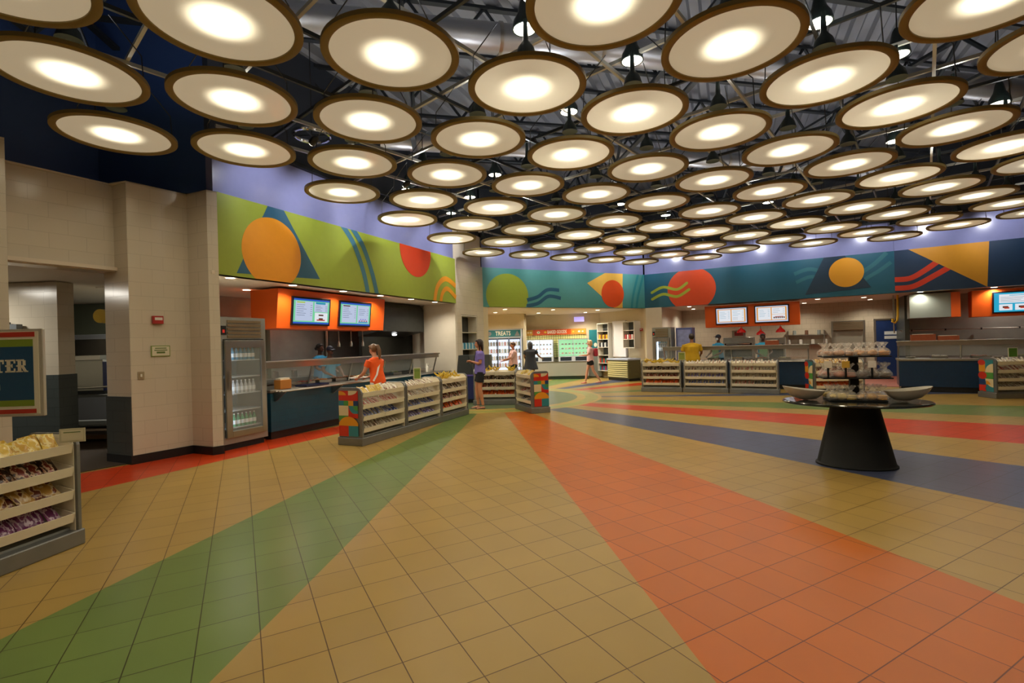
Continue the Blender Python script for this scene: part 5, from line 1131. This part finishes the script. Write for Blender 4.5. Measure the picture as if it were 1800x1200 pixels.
# ------------------------------------------------------------------ people
def remesh_obj(mb, name, m, parent, voxel, smooth=6):
    o = mb.build(name, m)
    r = o.modifiers.new('r', 'REMESH'); r.mode = 'VOXEL'; r.voxel_size = voxel; r.use_smooth_shade = True
    sm = o.modifiers.new('s', 'SMOOTH'); sm.factor = .5; sm.iterations = smooth
    bpy.context.view_layer.update()
    me = bpy.data.meshes.new_from_object(o.evaluated_get(bpy.context.evaluated_depsgraph_get()))
    bpy.data.objects.remove(o)
    me.materials.clear(); me.materials.append(m); me.polygons.foreach_set('use_smooth', [True] * len(me.polygons))
    q = bpy.data.objects.new(name, me); col.objects.link(q); q.parent = parent
    return q
def lerp(a, b, t): return Vector(a) * (1 - t) + Vector(b) * t
def person(label, x, y, face, h=1.65, skin='b5825f', shirt=('shirt', 'd2691e'), legs=('shorts', '14161c', .5), hair=('2a1c14', 'long'), arms=None, feet=None, shoes='8c3a4a', sleeve=.55, voxel=.011, head_turn=0, lean=0, dress=False, extra=None, wide=1.0):
    """face: plan direction the person looks; local -y is forward, +x the person's left"""
    f = Vector(face).normalized(); rz = math.atan2(f.x, -f.y)
    r = thing('person', label, 'person', (x, y, 0), rz); k = h / 1.70; r.scale = (k, k, k)
    S = mat('skin ' + skin, skin, .5)
    feet = feet or (((.1, 0, 0), (.1, -.02, .5)), ((-.1, 0, 0), (-.1, -.02, .5)))
    L0 = Matrix.Rotation(lean, 4, 'X')          # trunk leans forward about the hips
    T = lambda p: (Matrix.Translation((0, 0, .92)) @ L0 @ Matrix.Translation((0, 0, -.92)) @ Vector(p))
    arms = arms or (((.23, .02, 1.12), (.24, -.06, .88)), ((-.23, .02, 1.12), (-.24, -.06, .88)))
    mb = MB(); W = wide
    mb.tube([T((0, 0, z)) for z in (.84, .92, 1.0, 1.08, 1.18, 1.3, 1.38, 1.43)], [(.13 * W, .1 * W), (.16 * W, .115 * W), (.15 * W, .11 * W), (.13 * W, .098 * W), (.138 * W, .1 * W), (.158 * W, .105 * W), (.15 * W, .085), (.08, .065)], 20, up=(1, 0, 0))
    mb.tube([T((0, .005, 1.4)), T((0, 0, 1.46)), T((0, -.012, 1.53))], [.062, .05, .05], 14)
    hc = T((0, -.015, 1.6)); HR = Matrix.Translation(hc) @ L0 @ Matrix.Rotation(head_turn, 4, 'Z')
    mb.ball((0, .008, .012), (.074, .09, .095), 20, 14, HR); mb.ball((0, -.03, -.045), (.052, .055, .06), 16, 10, HR)
    mb.tube([(0, -.083, .005), (0, -.104, -.028), (0, -.088, -.036)], [.008, .015, .012], 8, HR)
    mb.ball((0, -.08, -.058), (.024, .012, .009), 10, 6, HR)
    for sx in (-1, 1): mb.ball((sx * .074, .01, -.012), (.012, .02, .03), 8, 6, HR)
    for sd, (el, wr) in zip((1, -1), arms):
        sh = T((sd * .165 * W, 0, 1.37)); el = Vector(el); wr = Vector(wr)
        mb.tube([sh, lerp(sh, el, .35), lerp(sh, el, .9), lerp(el, wr, .2), lerp(el, wr, .85), wr], [.052, .048, .037, .038, .026, .022], 12)
        d = (wr - el).normalized(); side = d.cross(Vector((0, 0, 1)));
        if side.length < .2: side = Vector((0, 1, 0))
        side.normalize(); up_ = side.cross(d).normalized()
        pc = wr + d * .045; mb.tube([wr - d * .01, wr + d * .02, wr + d * .05, wr + d * .08], [(.02, .017), (.03, .016), (.037, .016), (.034, .013)], 12, up=tuple(side))
        for fi, (o_, ln) in enumerate(((-.028, .062), (-.0095, .075), (.0095, .07), (.028, .055))):
            b0 = wr + d * .076 + side * o_; mb.tube([b0, b0 + d * ln * .5 + up_ * -.006, b0 + d * ln * .88 - up_ * .025], [.0088, .0082, .0065], 6)
        tb_ = wr + d * .02 - side * (.028 * sd); mb.tube([tb_, tb_ + d * .03 - side * (.025 * sd), tb_ + d * .062 - side * (.03 * sd)], [.012, .0105, .008], 6)
    for sd, (ft, kn) in zip((1, -1), feet):
        hp = Vector((sd * .088 * W, 0, .9)); ft = Vector(ft); kn = Vector(kn); an = ft + Vector((0, .02, .085))
        mb.tube([hp, lerp(hp, kn, .3), lerp(hp, kn, .85), kn, lerp(kn, an, .3), lerp(kn, an, .8), an], [.088 * W, .08 * W, .056, .052, .056, .036, .034], 14)
        mb.tube([an + Vector((0, .035, -.05)), an + Vector((0, -.02, -.052)), an + Vector((0, -.1, -.062)), an + Vector((0, -.165, -.07))], [(.03, .03), (.038, .032), (.044, .02), (.034, .012)], 12, up=(1, 0, 0))
    body = remesh_obj(mb, 'body', S, r, voxel, 4)
    # clothes
    mb = MB()
    top = [T((0, 0, z)) for z in ((.86 if not dress else .62), .94, 1.02, 1.1, 1.2, 1.31, 1.385, 1.425)]
    mb.tube(top, [((.182 if not dress else .25) * W, (.14 if not dress else .2) * W), (.182 * W, .136 * W), (.17 * W, .128 * W), (.158 * W, .12 * W), (.16 * W, .122 * W), (.178 * W, .124 * W), (.168 * W, .103), (.088, .076)], 24, up=(1, 0, 0))
    for sd, (el, wr) in zip((1, -1), arms):
        sh = T((sd * .16 * W, 0, 1.365)); el = Vector(el)
        mb.tube([sh, lerp(sh, el, .3), lerp(sh, el, min(sleeve, 1))], [.07, .066, .062], 14)
        if sleeve > 1: mb.tube([lerp(sh, el, .95), lerp(el, wr, .2), lerp(el, wr, .9)], [.058, .05, .04], 12)
    remesh_obj(mb, shirt[0], mat('cloth ' + shirt[1], shirt[1], .85, noise=.12, nscale=7, bump=.5, bscale=14), r, voxel * 1.1, 5)
    if legs:
        mb = MB(); ln = legs[2]
        mb.tube([(0, 0, .83), (0, 0, .92), (0, 0, 1.01)], [(.165 * W, .125 * W), (.178 * W, .132 * W), (.158 * W, .118 * W)], 20, up=(1, 0, 0))
        for sd, (ft, kn) in zip((1, -1), feet):
            hp = Vector((sd * .088 * W, 0, .9)); kn = Vector(kn); an = Vector(ft) + Vector((0, .02, .085))
            if ln <= 1: mb.tube([hp, lerp(hp, kn, ln * .5), lerp(hp, kn, ln)], [.1 * W, .098 * W, .094 * W], 14)
            else: mb.tube([hp, lerp(hp, kn, .5), kn, lerp(kn, an, .5), an], [.1 * W, .092 * W, .07, .06, .055], 14)
        remesh_obj(mb, legs[0], mat('cloth ' + legs[1], legs[1], .8, noise=.1, nscale=7), r, voxel * 1.1, 4)
    for sd, (ft, kn) in zip((1, -1), feet):
        ft = Vector(ft); a = ft + Vector((0, .02, .085)); mbs = MB()
        mbs.tube([a + Vector((0, .05, -.07)), a + Vector((0, 0, -.07)), a + Vector((0, -.09, -.073)), a + Vector((0, -.185, -.076))], [(.034, .012), (.04, .014), (.05, .012), (.036, .009)], 12, up=(1, 0, 0))
        mbs.tube([a + Vector((.04, -.08, -.07)), a + Vector((.0, -.075, -.03)), a + Vector((-.04, -.08, -.07))], .01, 6)
        mbs.build('shoe', mat('shoe ' + shoes, shoes, .6), r, smooth=True)
    # hair and face
    hcol, style = hair; hm = mat('hair ' + hcol, hcol, .5, noise=.2, nscale=20); mb = MB()
    if style == 'cap':
        mb.ball((0, .012, .03), (.082, .098, .083), 20, 12, HR); mb.add([(HR @ Vector(p))[:] for p in [(-.06, -.07, .035), (.06, -.07, .035), (.05, -.16, .02), (-.05, -.16, .02), (-.06, -.07, .045), (.06, -.07, .045), (.05, -.16, .028), (-.05, -.16, .028)]], [(0, 1, 2, 3), (7, 6, 5, 4), (0, 4, 5, 1), (1, 5, 6, 2), (2, 6, 7, 3), (3, 7, 4, 0)])
        mb.build('cap', mat('cap ' + hcol, hcol, .7), r, smooth=True)
    else:
        mb.ball((0, .022, .022), (.084, .094, .097), 20, 14, HR)
        mb.ball((0, -.035, .07), (.066, .05, .035), 14, 8, HR)
        if style in ('long', 'bob'):
            zt = -.26 if style == 'long' else -.11
            mb.tube([(0, .05, .05), (0, .075, -.04), (0, .085, -.12), (0, .09, zt)], [(.08, .05), (.084, .045), (.08, .035), (.045, .015)], 16, HR, up=(1, 0, 0))
            for sx in (-1, 1): mb.tube([(sx * .06, .0, .06), (sx * .08, .01, -.02), (sx * .075, .02, -.1 if style == 'bob' else -.17)], [.03, .026, .016], 10, HR)
        if style == 'tail': mb.tube([(0, .09, .06), (0, .15, .05), (0, .175, -.05), (0, .165, -.16), (0, .15, -.24)], [.026, .036, .042, .034, .012], 12, HR)
        if style == 'bun': mb.ball((0, .12, -.01), (.045, .04, .045), 12, 8, HR)
        remesh_obj(mb, 'hair', hm, r, .009, 3)
    for sx in (-1, 1): MB().ball((sx * .028, -.078, .012), (.011, .006, .007), 8, 6, HR).build('eye', mat('eye dark', '1a1412', .2), r, smooth=True)
    MB().ball((0, -.0915, -.058), (.02, .005, .006), 8, 6, HR).build('mouth', mat('lips', '9c5046', .5), r, smooth=True)
    if extra: extra(r, mb, T, HR)
    return r
def at_px(px, D): return ((px - 900 - CROLL * 8) / CF * D, D)
# woman in orange at the left counter
def ex(r, mb, T, HR):
    MB().tube([T((-.12, -.1, 1.4)), T((-.02, .11, 1.32)), T((.13, .13, 1.05)), T((.2, .08, .93))], [(.018, .004)] * 4, 8).build('bag_strap', mat('white strap', 'ded6cc', .6), r, smooth=True)
    MB().tube([HR @ Vector((-.08, -.03, .05)), HR @ Vector((0, -.085, .06)), HR @ Vector((.08, -.03, .05))], .01, 6).build('sunglasses', mat('dark lens', '1a1a1c', .2), r, smooth=True)
X, Y = at_px(663, 9.9)
person('person in an orange t-shirt with a ponytail leaning at the left serving counter', X, Y, (-.85, .5), 1.63, 'c48a68', ('shirt', 'e8560c'), ('trousers', 'd8d2c8', 1.2), ('6b4a2c', 'tail'), (((.24, -.16, 1.1), (.15, -.42, 1.0)), ((-.24, -.16, 1.1), (-.13, -.42, 1.0))), sleeve=.5, lean=.16, extra=ex, voxel=.009)
tp = thing('serving_tray', 'white serving tray with food in the orange shirt person\'s hands', 'tray', (X - .44, Y + .3, .9), math.radians(60)); MB().box(-.2, .2, -.14, .14, 0, .012).build('base', mat('white plastic'), tp, bevel=.003); tp.location.z = .945
q = MB(); q.lathe([(.001, 0), (.09, .004), (.11, .018), (.105, .02), (.085, .008), (.001, .006)], 24, M=Matrix.Translation((-.05, 0, .012))); q.build('plate', mat('white ceramic'), tp, smooth=True); MB().ball((-.05, 0, .035), (.06, .05, .022), 12, 6).build('food', mat('food d8c38c', 'd8c38c', .6), tp, smooth=True)
# woman in purple
def ex(r, mb, T, HR):
    MB().tube([T((.1, -.1, 1.4)), T((.02, -.137, 1.2)), T((-.1, -.14, 1.02))], .008, 6).build('lanyard', mat('black cord', '101014', .6), r)
    MB().tube([(-.085, -.165, 1.14), (-.07, -.19, 1.148)], .032, 10).build('wrist_watch', mat('black cord'), r)
person('person in a violet t-shirt and black shorts with long dark hair, hands together', -.80, 12.06, (-1, -.12), 1.68, 'c08462', ('shirt', '7c70c0'), ('shorts', '0e0f14', .62), ('241610', 'long'), (((.2, .0, 1.1), (.07, -.2, 1.17)), ((-.2, .0, 1.1), (-.06, -.21, 1.15))), (((.1, .03, 0), (.1, -.02, .5)), ((-.1, -.08, 0), (-.1, -.08, .5))), '7a4a3c', .62, .008, extra=ex)
# pink shirt, by the freezer
def ex(r, mb, T, HR):
    for sx in (-1, 1): MB().tube([HR @ Vector((sx * .028 + .018 * math.cos(a / 2), -.09, .01 + .015 * math.sin(a / 2))) for a in range(13)], .003, 5).build('glasses', mat('dark lens'), r)
X, Y = at_px(902, 17.0)
person('person in a pale pink shirt with short brown hair reaching forward by the freezer', X, Y, (-1, -.25), 1.6, 'b8795a', ('shirt', 'e0b2ae'), ('trousers', '15171c', 1.2), ('5a3a22', 'short'), (((.22, -.16, 1.12), (.16, -.42, 1.08)), ((-.22, -.12, 1.08), (-.16, -.38, 1.02))), sleeve=.95, wide=1.15, extra=ex)
X, Y = at_px(932, 18.2)
person('person in a black dress seen from behind at the white bakery case', X, Y, (.1, 1), 1.6, '7c5238', ('dress', '15161a'), None, ('0f0c0b', 'long'), (((.24, -.05, 1.12), (.2, -.28, 1.0)), ((-.3, -.05, 1.15), (-.42, -.2, 1.05))), sleeve=.6, dress=True, wide=1.2)
X, Y = at_px(1037, 18.35)
person('blonde person in a pink and white top and black shorts walking left', X, Y, (-1, .05), 1.6, 'd09678', ('top', 'e2b8b4'), ('shorts', '0d0d10', .45), ('d8b684', 'bob'), (((.21, -.1, 1.12), (.16, -.34, 1.12)), ((-.2, -.04, 1.1), (-.14, -.3, 1.1))), (((.09, .34, .02), (.09, .1, .5)), ((-.09, -.22, 0), (-.09, -.12, .5))), 'b83a56', .7)
bp = thing('backpack', 'small red backpack with a pale panel worn by the blonde walking person', 'backpack', (X + .2, Y - .02, 1.0), math.radians(90))
MB().box(-.12, .12, -.07, .07, 0, .3).build('bag', mat('red bag fabric', 'a8283a', .6), bp, bevel=.03); MB().box(-.08, .08, -.085, -.07, .04, .16).build('front_pocket', mat('pale pink fabric', 'dcb0b0', .6), bp, bevel=.006)
# yellow shirt at the middle counter
X, Y = at_px(1216, 15.15)
person('person in a mustard yellow t-shirt seen from behind at the middle counter', X, Y, (.25, 1), 1.7, '8f5e42', ('shirt', 'c39a12'), ('shorts', '4a4c4e', .9), ('2c1c14', 'short'), (((.3, -.02, 1.12), (.34, -.18, .93)), ((-.29, -.06, 1.12), (-.26, -.3, 1.02))), sleeve=.75, wide=1.3)
# staff of the middle counter
X, Y = at_px(1263, 16.35)
def ex(r, mb, T, HR):
    MB().ball((0, -.06, -.045), (.055, .05, .05), 14, 8, HR).build('face_mask', mat('white mask', 'd8dcdc', .7), r, smooth=True)
    MB().box(-.14, .14, -.155, -.14, .75, 1.3).build('apron', mat('green apron', '5f8f62', .8), r, bevel=.01)
person('person in a dark cap, mask and green apron looking down behind the middle counter', X, Y, (-.9, -.4), 1.66, '5a3a28', ('shirt', '2f8fc0'), ('trousers', '1a1c22', 1.2), ('141a2c', 'cap'), (((.24, -.12, 1.1), (.14, -.36, 1.0)), ((-.24, -.12, 1.1), (-.14, -.36, 1.0))), sleeve=.7, extra=ex)
X, Y = at_px(1341, 15.75)
def ex(r, mb, T, HR): MB().box(-.14, .14, -.155, -.14, .75, 1.2).build('apron', mat('green apron'), r, bevel=.01)
person('person with short dark hair in a bright blue shirt facing out behind the middle counter', X, Y, (-.3, -1), 1.64, '4c3022', ('shirt', '2b9ccc'), ('trousers', '1a1c22', 1.2), ('0e0b0a', 'short'), (((.25, -.1, 1.1), (.1, -.34, 1.02)), ((-.25, -.1, 1.1), (-.12, -.34, 1.02))), sleeve=.6, extra=ex)
# staff of the left booth
P = WL.at(3.0, 1.18)
X, Y = at_px(562, 12.0)
person('person with dark hair in a bun and blue shirt turned right in the left booth', X, Y, (.9, -.35), 1.68, '4a2f22', ('shirt', '1f7fae'), ('trousers', '1a1c22', 1.2), ('120f0e', 'bun'), (((.24, -.12, 1.1), (.14, -.36, 1.05)), ((-.24, -.12, 1.1), (-.14, -.36, 1.05))), sleeve=.7)
X, Y = at_px(577, 11.42)
person('person in a navy cap and bright blue shirt bending over the left counter', X, Y, (.8, -.6), 1.62, '5a3a28', ('shirt', '38a4d4'), ('trousers', '1a1c22', 1.2), ('1c2038', 'cap'), (((.24, -.14, 1.1), (.14, -.38, 1.0)), ((-.24, -.14, 1.1), (-.14, -.38, 1.0))), sleeve=.6, lean=.1)
